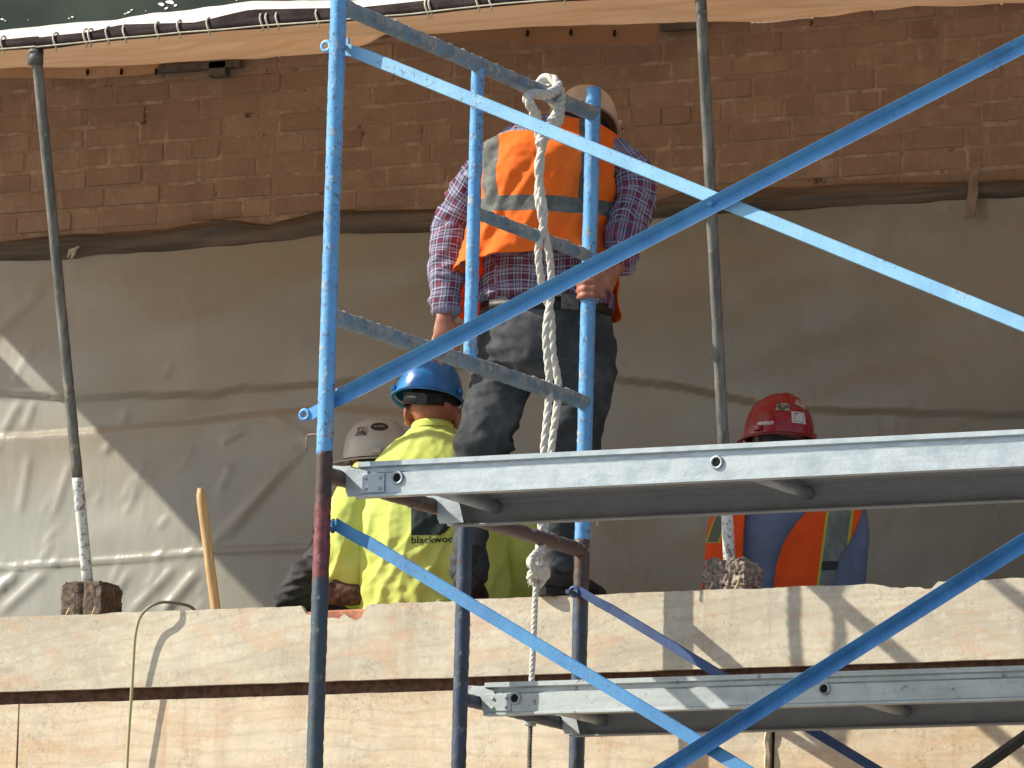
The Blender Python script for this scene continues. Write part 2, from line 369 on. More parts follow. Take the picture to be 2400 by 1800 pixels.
out = ps.N['Material Output']; ps.L(ps.b.outputs[0], mx.inputs[1]); ps.L(tb.outputs[0], mx.inputs[2]); ps.L(mx.outputs[0], out.inputs[0])
def wl(pts): return [(atY(px_, py_, YW).x, atY(px_, py_, YW).z) for px_, py_ in pts]
topL = wl([(-400, 545), (0, 555), (130, 562), (700, 510), (1000, 500), (1430, 462), (1600, 442), (2212, 425), (2400, 415)])
lap1 = wl([(-400, 850), (0, 853), (170, 868), (300, 862), (480, 860), (545, 845), (600, 848), (750, 835), (1000, 800), (1320, 825), (1480, 842), (1650, 880), (1800, 895), (2212, 905), (2400, 905)])
lap2 = wl([(-400, 955), (0, 945), (180, 934), (300, 925), (550, 900), (750, 885), (1000, 900)])
lap3 = wl([(-400, 1260), (0, 1233), (307, 1212), (466, 1198), (760, 1186), (1000, 1180)])
crease = [((118, 620), (-30, 760), .03), ((90, 760), (50, 830), .01), ((60, 870), (15, 950), .014), ((90, 870), (68, 930), .012), ((292, 885), (272, 925), .010), ((550, 930), (495, 960), .012),
          ((700, 950), (470, 1190), .022), ((640, 1010), (510, 1170), .014), ((520, 1010), (490, 1070), .012), ((450, 1240), (370, 1330), .022), ((400, 1230), (300, 1330), .016), ((120, 1240), (20, 1330), .018),
          ((300, 1240), (250, 1320), .014), ((60, 1240), (-30, 1320), .02), ((390, 790), (378, 820), .008), ((330, 1000), (300, 1080), .01), ((170, 1000), (130, 1120), .012), ((80, 990), (60, 1110), .012), ((600, 900), (700, 960), .01)]
rs_ = random.Random(5)
for _ in range(34):
    cx_, cy_, ln_ = rs_.uniform(-40, 470), rs_.uniform(960, 1310), rs_.uniform(18, 60)
    an_ = R(rs_.uniform(50, 72)); crease.append(((cx_, cy_), (cx_-ln_*math.cos(an_), cy_+ln_*math.sin(an_)), rs_.uniform(.004, .009)))
crs = [((atY(*a, YW).x, atY(*a, YW).z), (atY(*b, YW).x, atY(*b, YW).z), h) for a, b, h in crease]
def sheet_y(X, Z):
    y = YW-.045
    y -= .016*smooth01((Z-lerp_pts(lap1, X))/.008) - .010*smooth01((Z-lerp_pts(lap1, X))/.35)
    if X < lap2[-1][0]: y += .018*smooth01((lerp_pts(lap2, X)-Z)/.01)*smooth01((lap2[-1][0]-X)/.3)*(-1) 
    if X < lap3[-1][0]+.3: y -= .010*math.exp(-((Z-lerp_pts(lap3, X))/.008)**2)*smooth01((lap3[-1][0]+.3-X)/.4)
    y -= .024*nz((X*.9+Z*.7, 3, Z*2.0-X*.7))+.0035*nz((X*3+Z*2, 8, Z*7-X*2))
    for (ax, az), (bx, bz), h in crs:
        if not (min(ax, bx)-.08 < X < max(ax, bx)+.08 and min(az, bz)-.08 < Z < max(az, bz)+.08): continue
        dx, dz = bx-ax, bz-az; L2 = dx*dx+dz*dz; t = ((X-ax)*dx+(Z-az)*dz)/L2
        if -.1 < t < 1.1:
            d = ((X-ax)*dz-(Z-az)*dx)/math.sqrt(L2); y -= .42*h*math.exp(-(d/(.008+.6*h))**2)*smooth01(min(t+.1, 1.1-t)/.3)
    return y
sh_x0, sh_x1, sh_z0 = -13.6, -7.7, 3.46
def sheet(u, v):
    X = sh_x0+(sh_x1-sh_x0)*u; zt = lerp_pts(topL, X); Z = sh_z0+(zt-sh_z0)*v
    return (X, sheet_y(X, Z), Z)
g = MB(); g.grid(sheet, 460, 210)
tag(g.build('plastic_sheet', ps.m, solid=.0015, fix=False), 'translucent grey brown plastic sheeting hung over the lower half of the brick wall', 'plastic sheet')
# rolled dark top hem with batten
hm = Mat('dark_hem', rough=.55); hm.color(hm.mix(hm.ramp(hm.noise(5, 5, vec=hm.map(scale=(.4, 1, 4))), .35, .7), (.075, .06, .05), (.17, .125, .095))); hm.bump(hm.noise(8, 5, vec=hm.map(scale=(1, 1, 5))), .5, .02)
hemT = wl([(-400, 525), (0, 530), (130, 515), (380, 500), (480, 478), (600, 490), (700, 462), (1000, 455), (1430, 440), (1500, 420), (1900, 402), (2212, 395), (2400, 385)])
hemB = wl([(-400, 560), (0, 560), (130, 560), (400, 540), (700, 512), (1000, 495), (1430, 470), (1600, 458), (2212, 425), (2400, 415)])
def hem(u, v):
    X = sh_x0+(sh_x1-sh_x0)*u; a, b = lerp_pts(hemT, X), lerp_pts(hemB, X)-.012; Z = a+(b-a)*v
    return (X, YW-.045-.035*math.sin(math.pi*min(1, v*1.02))**.6-.014*nz((X*3, v*2.2, 1))-.008*nz((X*1.5, v*9, 4)), Z+.006*nz((X*9, v, 2)))
g = MB(); g.grid(hem, 300, 16)
tag(g.build('sheet_hem', hm.m, solid=.002, fix=False), 'dark bunched hem rolled along the top of the plastic sheeting', 'sheet hem')
g = MB()
for (a, b, w_) in (((150, 520), (150, 560), .02),):
    p = atY(160, 545, YW-.09); g.tube([(p.x-.02, YW-.10, p.z-.02), (p.x+.0, YW-.115, p.z), (p.x+.028, YW-.10, p.z+.018)], [.004, .009, .003], 8)
    g.tube([(p.x-.01, YW-.10, p.z-.035), (p.x+.01, YW-.11, p.z-.01), (p.x+.02, YW-.10, p.z+.02)], [.003, .006, .003], 8)
tag(g.build('cloth_tie', simple('pale_cloth', (.5, .47, .42)), ), 'small pale knotted tie on the dark sheeting hem', 'tie')
g = MB()                                              # strap hanging on the right
p0, p1 = atY(2110, 345, YW-.07), atY(2095, 470, YW-.10)
def strap(u, v): 
    c = p0.lerp(p1, v); return (c.x-.018+.036*u+.004*nz((v*4, u, 0)), c.y-.01*nz((v*3, 0, 3)), c.z)
g.grid(strap, 4, 24); tag(g.build('hanging_strap', simple('strap_cloth', (.235, .185, .145)), solid=.004), 'brown cloth strap hanging over the brick wall at the right', 'strap')

# ---------------- canopy (tarpaulin awning on leaning poles)
can = empty('tarpaulin_canopy', (-11, CAN_Y, CAN_Z), 'orange tan tarpaulin awning lashed to a dark pipe above the workers', 'canopy')
tm = Mat('tarpaulin', rough=.6, spec=.3)
tcx = tm.mix(tm.ramp(tm.noise(2.0, 5, vec=tm.map(scale=(1, 3, 1))), .35, .7), (.76, .60, .46), (.70, .52, .36))
tm.color(tcx)
tl = tm.n('ShaderNodeBsdfTranslucent'); tm.L(tcx, tl.inputs[0]); mx = tm.n('ShaderNodeMixShader'); mx.inputs[0].default_value = .5
tm.bump(tm.noise(9, 5, vec=tm.map(scale=(1, 3, 1))), .4, .01)
tm.L(tm.b.outputs[0], mx.inputs[1]); tm.L(tl.outputs[0], mx.inputs[2]); tm.L(mx.outputs[0], tm.N['Material Output'].inputs[0])
wallE = wl([(-700, 158), (-200, 142), (0, 137), (345, 132), (443, 133), (567, 125), (693, 116), (800, 96), (862, 62), (1140, 50), (1430, 46), (1520, 46), (1640, 45), (1750, 40), (1860, 27), (1950, 14), (2212, 5), (2600, -16)])
_w = atY(450, 1210, YW); _k = (6.30-_w.z)/1.5; CX0, CX1 = _w.x-1.9*_k-.0, -7.2
_w = atY(60, 898, YW); SHADE_Y = YW-(6.38-_w.z)/1.5
pipeL = [(-700, 160), (0, 98), (100, 92), (250, 75), (400, 62), (560, 48), (715, 36), (900, 20), (1130, -4), (1500, -30), (2300, -100)]
pts = [atY(a, b, CAN_Y-.01) for a, b in pipeL]; pts = spline(pts, 8); pts = [p for p in pts if CX0 <= p.x <= CX1]
pipeZ = [(p.x, p.z) for p in pts]
def can_edge_z(x): return lerp_pts(pipeZ, x)+.006
def canopy(u, v):
    X = CX0+(CX1-CX0)*u; z1 = lerp_pts(wallE, X); z0 = can_edge_z(X)-.01
    Y = CAN_Y+(YW-.004-CAN_Y)*v; sag = -.035*math.sin(math.pi*v)*(.6+.5*nz((X*.8, 1, 1)))
    return (X, Y, z0+(z1-z0)*v+sag+.015*nz((X*2.5, Y*1.5, 2))*math.sin(math.pi*v)+.012*nz((X*6, Y*2, 7))*v)
g = MB(); g.grid(canopy, 220, 40); g.build('roof_cloth', tm.m, can, solid=.002)
# unseen cloth added left of the canopy end to shade the upper wall
def inner(u, v):
    X = -16+(CX0+.02+16)*u; Y = SHADE_Y+(YW-.004-SHADE_Y)*v; return (X, Y, 6.36+.12*v)
g = MB(); g.grid(inner, 30, 4); g.build('shade_cloth', tm.m, can, solid=.002)
# outer edge: pale top strip rolled over the pipe
wt = Mat('white_tarpaulin', rough=.6); wt.color(wt.mix(wt.ramp(wt.noise(6, 5), .3, .7), (.78, .74, .67), (.66, .60, .52))); wt.bump(wt.noise(8, 4), .4, .01)
edgeT = [(-400, 95), (0, 66), (180, 48), (250, 44), (330, 28), (400, 24), (540, 3), (620, 2), (775, 2), (830, -10), (2300, -160)]
edgeB = [(-400, 120), (0, 90), (150, 80), (260, 54), (420, 50), (480, 35), (540, 22), (640, 20), (770, 18), (900, 4), (1100, -18), (2300, -130)]
YE = CAN_Y-.035
eT = [(atY(a, b, YE+.07).x, atY(a, b, YE+.07).z) for a, b in edgeT]; eB = [(atY(a, b, YE).x, atY(a, b, YE).z) for a, b in edgeB]
def rolled(u, v):
    X = CX0+(CX1-CX0)*u; a, b = lerp_pts(eT, X), lerp_pts(eB, X)
    return (X, YE+.07*(1-v)**1.2-.006*nz((X*6, v*2, 0))+.012*v, a+(b-a)*v+.003*nz((X*14, 1, 1)))
g = MB(); g.grid(rolled, 260, 8); g.build('white_edge', wt.m, can, solid=.003)
dk = simple('dark_tarp_roll', (.040, .028, .028), .85, .4, 14, .5, 0, .15)
g = MB()
g.tube(pts, [.020+.003*nz((p.x*5, 0, 0)) for p in pts], 16)
def skirt(u, v):
    X = CX0+(CX1-CX0)*u; b = lerp_pts(eB, X); zc = lerp_pts([(p.x, p.z) for p in pts], X)
    return (X, CAN_Y-.032+.005*nz((X*7, v, 2))+.004, b+.004+(zc-.004-b)*v)
g.grid(skirt, 200, 4); g.build('front_pipe', dk, can)
cordm = simple('pale_cord', (.52, .47, .36), .9, .2, 40, .4)
g = MB(); low = []
for p in pts:
    low.append((p.x, CAN_Y-.036, p.z-.019+.003*nz((p.x*6, 0, 9))))
g.tube(low, .0028, 6)
for a in (12, 125, 190, 200, 238, 275, 345, 392, 455, 570, 582, 604, 690, 735, 925, 933, 1035, 1062, 1220):
    X = atY(a, 60, CAN_Y).x
    c = min(pts, key=lambda q: abs(q.x-X)); loop = []
    for k in range(11):
        th = R(-110+k*26); loop.append((X+.006*math.sin(k*.9)+.010*math.cos(th), CAN_Y-.01-.026*math.cos(th), c.z+.030*math.sin(th)))
    g.tube(loop, .0036, 6)
g.build('lashing_cord', cordm, can)
# short hanging flaps (valances) at the wall side
def valance(name, T, B, y, mat, holes=()):
    tp = [(atY(a, b, y).x, atY(a, b, y).z) for a, b in T]; bt = [(atY(a, b, y).x, atY(a, b, y).z) for a, b in B]
    xa, xb = tp[0][0], tp[-1][0]
    def f(u, v):
        X = xa+(xb-xa)*u; a, b = lerp_pts(tp, X), lerp_pts(bt, X); return (X, y+.012*nz((X*5, v*1.5, 3))-.02*v, a+(b-a)*v)
    g = MB(); g.grid(f, 90, 8); o = g.build(name, mat, can, solid=.002)
    if holes:
        for a, b in holes:
            h = MB(); p = atY(a, b, y-.03); n = 8
            h.add([(p.x+.008*(1+.5*nz((k, a, 0)))*math.cos(6.283*k/n), y-.032, p.z+.014*(1+.5*nz((k, a, 3)))*math.sin(6.283*k/n)) for k in range(n)]+[(p.x, y-.024, p.z)], [[k, (k+1) % n, n] for k in range(n)])
            h.build('eyelet', simple('eyelet_black', (.015, .01, .01)), o)
valance('end_flap', [(-400, 140), (0, 136), (345, 130)], [(-400, 172), (0, 170), (200, 172), (300, 165), (345, 158)], YW-.16, tm.m, [(190, 156), (263, 155), (338, 155)])
tb2 = Mat('brown_tarpaulin', rough=.6); tb2.color(tb2.mix(tb2.ramp(tb2.noise(3, 5), .35, .7), (.30, .19, .12), (.24, .15, .095))); tb2.bump(tb2.noise(8, 5), .4, .01)
valance('end_flap', [(862, 38), (1140, 44), (1425, 42)], [(862, 86), (1140, 98), (1425, 102)], YW-.16, tb2.m, [(966, 64), (1140, 72), (1234, 70), (1328, 72)])

# canopy poles
polem = Mat('weathered_pole', rough=.55, metal=.3)
pcx = polem.mix(polem.ramp(polem.noise(4, 6, .7, vec=polem.map(scale=(8, 8, 1))), .35, .7), (.10, .10, .09), (.24, .23, .20))
pcx = polem.mix(polem.ramp(polem.noise(22, 6, .7), .60, .66), pcx, (.35, .28, .22)); polem.color(pcx); polem.bump(polem.noise(40, 5), .4, .003)
whitep = paint_mat('chipped_white_paint', (.70, .70, .66), (.60, .60, .57), wear=.56, rust=(.13, .11, .10), mort=.8)
def pole(foot_px, top_px, knee_px, label, block, crusty):
    f, t = atY(*foot_px, YP+.10), atY(*top_px, CAN_Y); e = empty('canopy_pole', f, label, 'pole', 'poles holding up the canopy')
    k = (knee_px-foot_px[1])/(top_px[1]-foot_px[1]); kn = f.lerp(t, k)
    g = MB(); n = 30; pp = [kn.lerp(t, i/n)+Vector((.002*nz((i*.6, 1, 0)), 0, 0)) for i in range(n+1)]; g.tube(pp, .0178, 16); g.build('shaft', polem.m, e)
    g = MB(); pp = [f.lerp(kn, i/12) for i in range(13)]; g.tube(pp, .0188, 16); g.build('white_foot', whitep, e)
    g = MB(); g.tube([t+Vector((0, .0, -.05)), t+Vector((0, 0, .0))], .026, 12); g.build('collar', STEEL_DARK, e)
    # mortar-caked base block
    a, b = atY(block[0], block[1], YP+.06), atY(block[2], block[3], YP+.06)
    bm = bmesh.new(); bmesh.ops.create_cube(bm, size=1); bmesh.ops.subdivide_edges(bm, edges=bm.edges[:], cuts=22, use_grid_fill=True)
    cx, cz = (a.x+b.x)/2, (a.z+ZT-.02)/2; wx, wz = (b.x-a.x), a.z-ZT+.03
    for v in bm.verts:
        q = v.co.copy(); r_ = .09
        q.x = math.copysign(min(abs(q.x), .5), q.x); c2 = Vector((cx+q.x*wx, YP+.085+q.y*.13, cz+.0+q.z*wz))
        k2 = 1-max(0, abs(q.x)-.42)*max(0, q.z-.36)*20; c2.x = cx+(c2.x-cx)*k2
        groove = .010*math.exp(-(q.x/.04)**2) if q.y < -.3 else 0
        d = (.014 if crusty else .004)*fbm(c2, 42, 2)+(.008 if crusty else .003)*fbm(c2, 110, 3)
        v.co = c2+v.co.normalized()*d+Vector((0, groove, 0))
    g = MB(); g.bm(bm, 0, not crusty)
    base = (.30, .24, .19) if crusty else (.13, .09, .065)
    mm = Mat('caked_mortar' if crusty else 'dark_timber_block', rough=.95); mm.color(mm.mix(mm.ramp(mm.noise(55, 6, .8), .35, .68), tuple(v*.35 for v in base), tuple(min(1, v*1.7) for v in base))); mm.bump(mm.noise(120, 5), .7, .005)
    g.build('base_block', mm.m, e)
    for sx in (-.32, .32):
        g = MB(); q = Vector((cx+sx*wx, YP+.012, ZT)); g.tube([q+Vector((-.008, 0, -.008)), q+Vector((.012, -.004, .026))], [.002, .003], 6)
        g.build('nail', simple('straw', (.62, .48, .25)), e)
pole((190, 1262), (78, 108), 1030, 'left grey canopy pole with white lower end standing on a dark block', (147, 1264, 232, 1322), False)
pole((1576, 1222), (1512, -40), 1085, 'right grey canopy pole behind the planks standing on a mortar crusted block', (1533, 1216, 1618, 1274), True)

# wooden tool handle
g = MB(); a, b = atY(468, 1330, YP+.12), atY(432, 1054, YP+.12-.06)
hp = [a.lerp(b, i/20) for i in range(21)]; rr = [.0165]*18+[.0165, .0145, .008]
g.tube([a-(b-a)*.5]+hp, [.0165]+rr, 14)
hmw = Mat('ash_handle', rough=.6); hmw.color(hmw.mix(hmw.ramp(hmw.noise(5, 5, vec=hmw.map(scale=(14, 14, 1))), .35, .7), (.50, .30, .12), (.66, .46, .22))); hmw.bump(hmw.noise(30, 3), .2, .003)
tag(g.build('tool_handle', hmw.m), 'worn wooden tool handle standing up behind the parapet', 'tool handle')
# cable looped over the parapet
c1 = [atY(430, 1330, YP+.06), atY(412, 1311, YP+.03), atY(385, 1304, YP-.02), atY(350, 1301, YP-.05), atY(322, 1312, YP-.06), atY(302, 1335, YP-.055), atY(292, 1375, YP-.05), atY(288, 1430, YP-.045), atY(284, 1500, YP-.04), atY(279, 1570, YP-.035), atY(275, 1640, YP-.03), atY(272, 1720, YP-.03)]
g = MB(); g.tube(spline(c1, 8), .0052, 10)
cm = Mat('olive_cable', rough=.45); zz = cm.sep()[2]; cm.color(cm.mix(cm.ramp(zz, 4.23, 4.32), (.42, .38, .19), (.10, .085, .07)))
tag(g.build('electric_cable', cm.m), 'thin olive electric cable looped over the plywood parapet at the left', 'cable')

# ================================================================== SCAFFOLD
JZ = 4.452                                            # joint between lower and upper frame
TR = .024
def weld(g, p, r=.03):
    bm = bmesh.new(); bmesh.ops.create_icosphere(bm, subdivisions=2, radius=1)
    for v in bm.verts: v.co = Vector((v.co.x*r*.9, v.co.y*r*.45, v.co.z*r))*(1+.12*nz(v.co*3+p))+p
    g.bm(bm, 0, True)
def rough_tube(a, b, r, seed=0, amp=.0016, n=18, drips=0):
    g = MB(); a, b = Vector(a), Vector(b); L = (b-a).length; k = max(8, int(L/.012)); base = len(g.v)
    g.tube([a.lerp(b, i/k) for i in range(k+1)], r, n)
    ax = (b-a).normalized()
    for i, v in enumerate(g.v):
        t = (v-a).dot(ax); c = a+ax*t; d = (v-c)
        if d.length > 1e-6:
            u = d.normalized(); top = max(0, u.z)
            g.v[i] = c+u*(d.length+amp*fbm(v, 60, seed)+drips*max(0, fbm(v, 38, seed+3)-.12)*(.3+top))
    return g
def S(x, y, z): return (x, y, z)
fr = empty('scaffold', (X0, YN, JZ), 'light blue upper scaffold end frame with mortar splashed rungs', 'scaffold frame', 'stacked scaffold end frames')
def part(g, name, mat, parent, at): return g.build(name, mat, parent, at=at)
part(rough_tube((X0, YN, JZ), (X0, YN, 6.6), TR, 1, drips=.0), 'post', BLUE, fr, (X0, YN, JZ))
part(rough_tube((X0, YF, JZ-.03), (X0, YF, 5.875), TR, 2), 'post', BLUE, fr, (X0, YF, JZ))
ztop = 5.79; zr2 = 4.865; zmid = 5.332
part(rough_tube((X0, YM, zr2), (X0, YM, ztop), .0205, 3), 'inner_post', BLUE, fr, (X0, YM, zr2))
for (ya, yb, z, r_) in ((YN, YF, ztop, .0235), (YN, YF, zr2, .0235), (YM, YF, zmid, .0195)):
    part(rough_tube((X0, ya+.012, z), (X0, yb-.012, z), r_, z, amp=.0018, drips=.007), 'rung', BLUE_DIRTY, fr, (X0, ya, z))
for y, z in ((YN, ztop), (YF, ztop), (YM, ztop), (YN, zr2), (YM, zr2), (YF, zr2), (YM, zmid), (YF, zmid)):
    g = MB(); weld(g, Vector((X0, y, z)), .027); g.build('weld', BLUE_DIRTY, fr)
lf = empty('scaffold', (X0, YN, 0), 'dark rust and navy lower scaffold end frame beneath the upper plank', 'scaffold frame', 'stacked scaffold end frames')
zr3 = 4.397; zr4 = 3.842
part(rough_tube((X0, YN, 0), (X0, YN, JZ+.012), .0245, 4, n=18), 'post', LOWER, lf, (X0, YN, JZ))
part(rough_tube((X0, YF, 0), (X0, YF, JZ-.02), .0245, 5, n=18), 'post', LOWER_FAR, lf, (X0, YF, JZ))
part(rough_tube((X0, YM, 0.3), (X0, YM, zr3), .0225, 6, n=18), 'inner_post', NAVY, lf, (X0, YM, zr3))
part(rough_tube((X0, YN+.012, zr3), (X0, YF-.012, zr3), .0225, 7, amp=.002, drips=.006), 'rung', RUSTY, lf, (X0, YN, zr3))
part(rough_tube((X0, YM+.012, zr4), (X0, YF-.012, zr4), .020, 8), 'rung', NAVY, lf, (X0, YM, zr4))
part(rough_tube((X0, YN+.012, 2.3), (X0, YF-.012, 2.3), .0225, 8), 'rung', NAVY, lf, (X0, YN, 2.3))
for y, z in ((YN, zr3), (YF, zr3), (YM, zr3)):
    g = MB(); weld(g, Vector((X0, y, z)), .030); g.build('weld', RUSTY, lf)
# locking pins
PIN = simple('rusty_pin', (.30, .22, .17), .7, .4, 60)
p = atY(690, 938, YN); g = MB(); zp = atX(700, 938, X0).z
g.tube([(X0+.03, YN, p.z), (X0-.055, YN, p.z), (X0-.060, YN, p.z-.004), (X0-.060, YN, p.z-.045)], .0032, 8)
g.build('locking_pin', PIN, fr)
p = atY(1297, 1122, YF); g = MB(); g.tube([(X0-.03, YF-.005, p.z+.02), (X0+.056, YF-.01, p.z+.02), (X0+.060, YF-.01, p.z+.014), (X0+.057, YF-.01, p.z-.022)], .003, 8)
g.build('locking_pin', PIN, fr)

# cross braces: rolled angle with flattened, holed ends on studs
def brace(a, b, label, mat, ang, w_=.031, flat=.10, group='scaffold cross braces', concave=False):
    """a, b ends in a plane of constant Y; ang = roll of the V section"""
    a, b = Vector(a), Vector(b); t = (b-a).normalized(); u = Vector((0, 0, 1)); u = (u-u.dot(t)*t).normalized(); s = t.cross(u)
    if s.y > 0: s = -s                                # s points to the camera side
    g = MB(); th = .0035; L = (b-a).length
    def sec(k, p):                                    # k 0 = flat bar, 1 = full angle
        ca = R(ang); d1 = (u*math.cos(ca)-s*math.sin(ca)); d2 = (-u*math.sin(ca)-s*math.cos(ca))
        if concave: d1 = s*math.cos(ca)+u*math.sin(ca); d2 = -u*math.cos(ca)+s*math.sin(ca)
        tu, bl_ = max(d1.dot(u), 0)*w_*.95, min(d2.dot(u), -.12)*w_*.75
        f1 = d1*w_*k+u*tu*(1-k); f2 = d2*w_*k+u*bl_*(1-k)
        n1 = s if k < .5 else None
        out = [p+f1, p, p+f2]
        nb = (-(d1+d2) if not concave else (d1+d2)).normalized()*k+s*(1-k)
        inn = [p+f1-nb*th*1.3, p-nb*th*1.4, p+f2-nb*th*1.3]
        return out+inn[::-1]
    stn = [(0, 0), (flat*.7, 0), (flat*1.3, 1)]+[(flat*1.3+(L-2.6*flat)*i/24, 1) for i in range(1, 25)]+[(L-flat*.7, 0), (L, 0)]
    vs = []; 
    for d, k in stn: vs += sec(k, a+t*d)
    n = 6; fs = [[i*n+k, i*n+(k+1) % n, (i+1)*n+(k+1) % n, (i+1)*n+k] for i in range(len(stn)-1) for k in range(n)]
    fs += [list(range(n))[::-1], [(len(stn)-1)*n+k for k in range(n)]]
    g.add(vs, fs)
    # rounded tip rings
    for e, sg in ((a, -1), (b, 1)):
        ring = [e+t*sg*.012+(t*math.cos(x)+u*math.sin(x))*.014 for x in [2*math.pi*k/16 for k in range(17)]]
        g.tube(ring, .006, 6, cap=False)
    o = g.build('cross_brace', mat, None, fix=True, at=a)
    tag(o, label, 'cross brace', group); return o, t, u, s
YBN = YN+.040
stA = atY(705, 103, YBN); AB = atY(1540, 443, YBN); stB = atY(668, 893, YBN)
brace(stA+Vector((.01, 0, 0)), stA+(AB-stA)*2.0, 'light blue brace falling to the right from the top of the near post', BRACE_BLUE, 4, w_=.034)
o2, t2, u2, s2 = brace(stB, stB+(AB-stB)*2.0+Vector((0, 0, 0)), 'blue angle iron brace rising to the upper right in front of the standing worker', BRACE_MID, 20, w_=.034, concave=True)
o2.location.y -= .008
g = MB(); bm = bmesh.new(); bmesh.ops.create_uvsphere(bm, u_segments=12, v_segments=8, radius=.011); [setattr(v, 'co', AB+Vector((0, -.022, .004))+Vector((v.co.x, v.co.y*.6, v.co.z))) for v in bm.verts]; g.bm(bm, 0, True)
g.build('rivet', BRACE_MID, o2)
CD = atY(1507, 1618, YBN); stC = atY(716, 1140, YBN)
brace(stC, stC+(CD-stC)*2, 'mid blue brace falling from the red post section across the lower plank', paint_mat('c_paint', (.06, .25, .50), (.045, .19, .42), wear=.64, mort=.63, mortar=(.30, .33, .36)), 6, w_=.034)
stD = CD+Vector((stC.x-CD.x, 0, -(stC.z-CD.z)))
stD2 = CD+(CD-stD)*1.0; stD2 = atY(2212+300, 1170-190, YBN-.01); k = (CD-stD2)
brace(CD+k*.9+Vector((0, -.01, 0)), stD2, 'deep blue brace rising to the right across the lower plank', paint_mat('d_paint', (.06, .24, .52), (.04, .17, .42), wear=.70, mort=.74), 20, w_=.034, concave=True)
YBF = YF-.045
e1 = atY(1246, 1282, YBF); e2 = atY(1870, 1660, YBF)
brace(e1, e1+(e2-e1)*1.6, 'navy brace pinned to the far post and passing behind the lower plank', paint_mat('e_paint', (.03, .07, .20), (.025, .05, .13), wear=.68, mort=.70), 8, w_=.026)
f1, f2 = atY(2100, 1668, YBF), atY(2212, 1588, YBF)
brace(f1+(f1-f2)*3, f1+(f2-f1)*8, 'black brace crossing the bottom right corner', paint_mat('f_paint', (.012, .014, .025), (.01, .01, .015), wear=.75, mort=.75), 42, w_=.026)
# studs the braces hang on
for (p_, par_, y0, nm) in ((stA, fr, YN, BLUE), (atX(700, 868, X0), fr, YN, BLUE), (stC, lf, YN, NAVY), (e1, lf, YF, NAVY)):
    g = MB(); z_ = p_.z
    if par_ is fr and p_ is not stA: z_ = stB.z+ (stB.x-X0)*-.56
    yy = (YBN-.02, YBN+.02) if y0 == YN else (YF-.075, YF)
    g.tube([(X0, yy[0]-.02, z_), (X0, yy[1]+.015, z_)], .0075, 10); g.tube([(X0, yy[1]+.004, z_-.012), (X0, yy[1]+.006, z_+.03)], .005, 8)
    g.build('brace_stud', nm, par_)

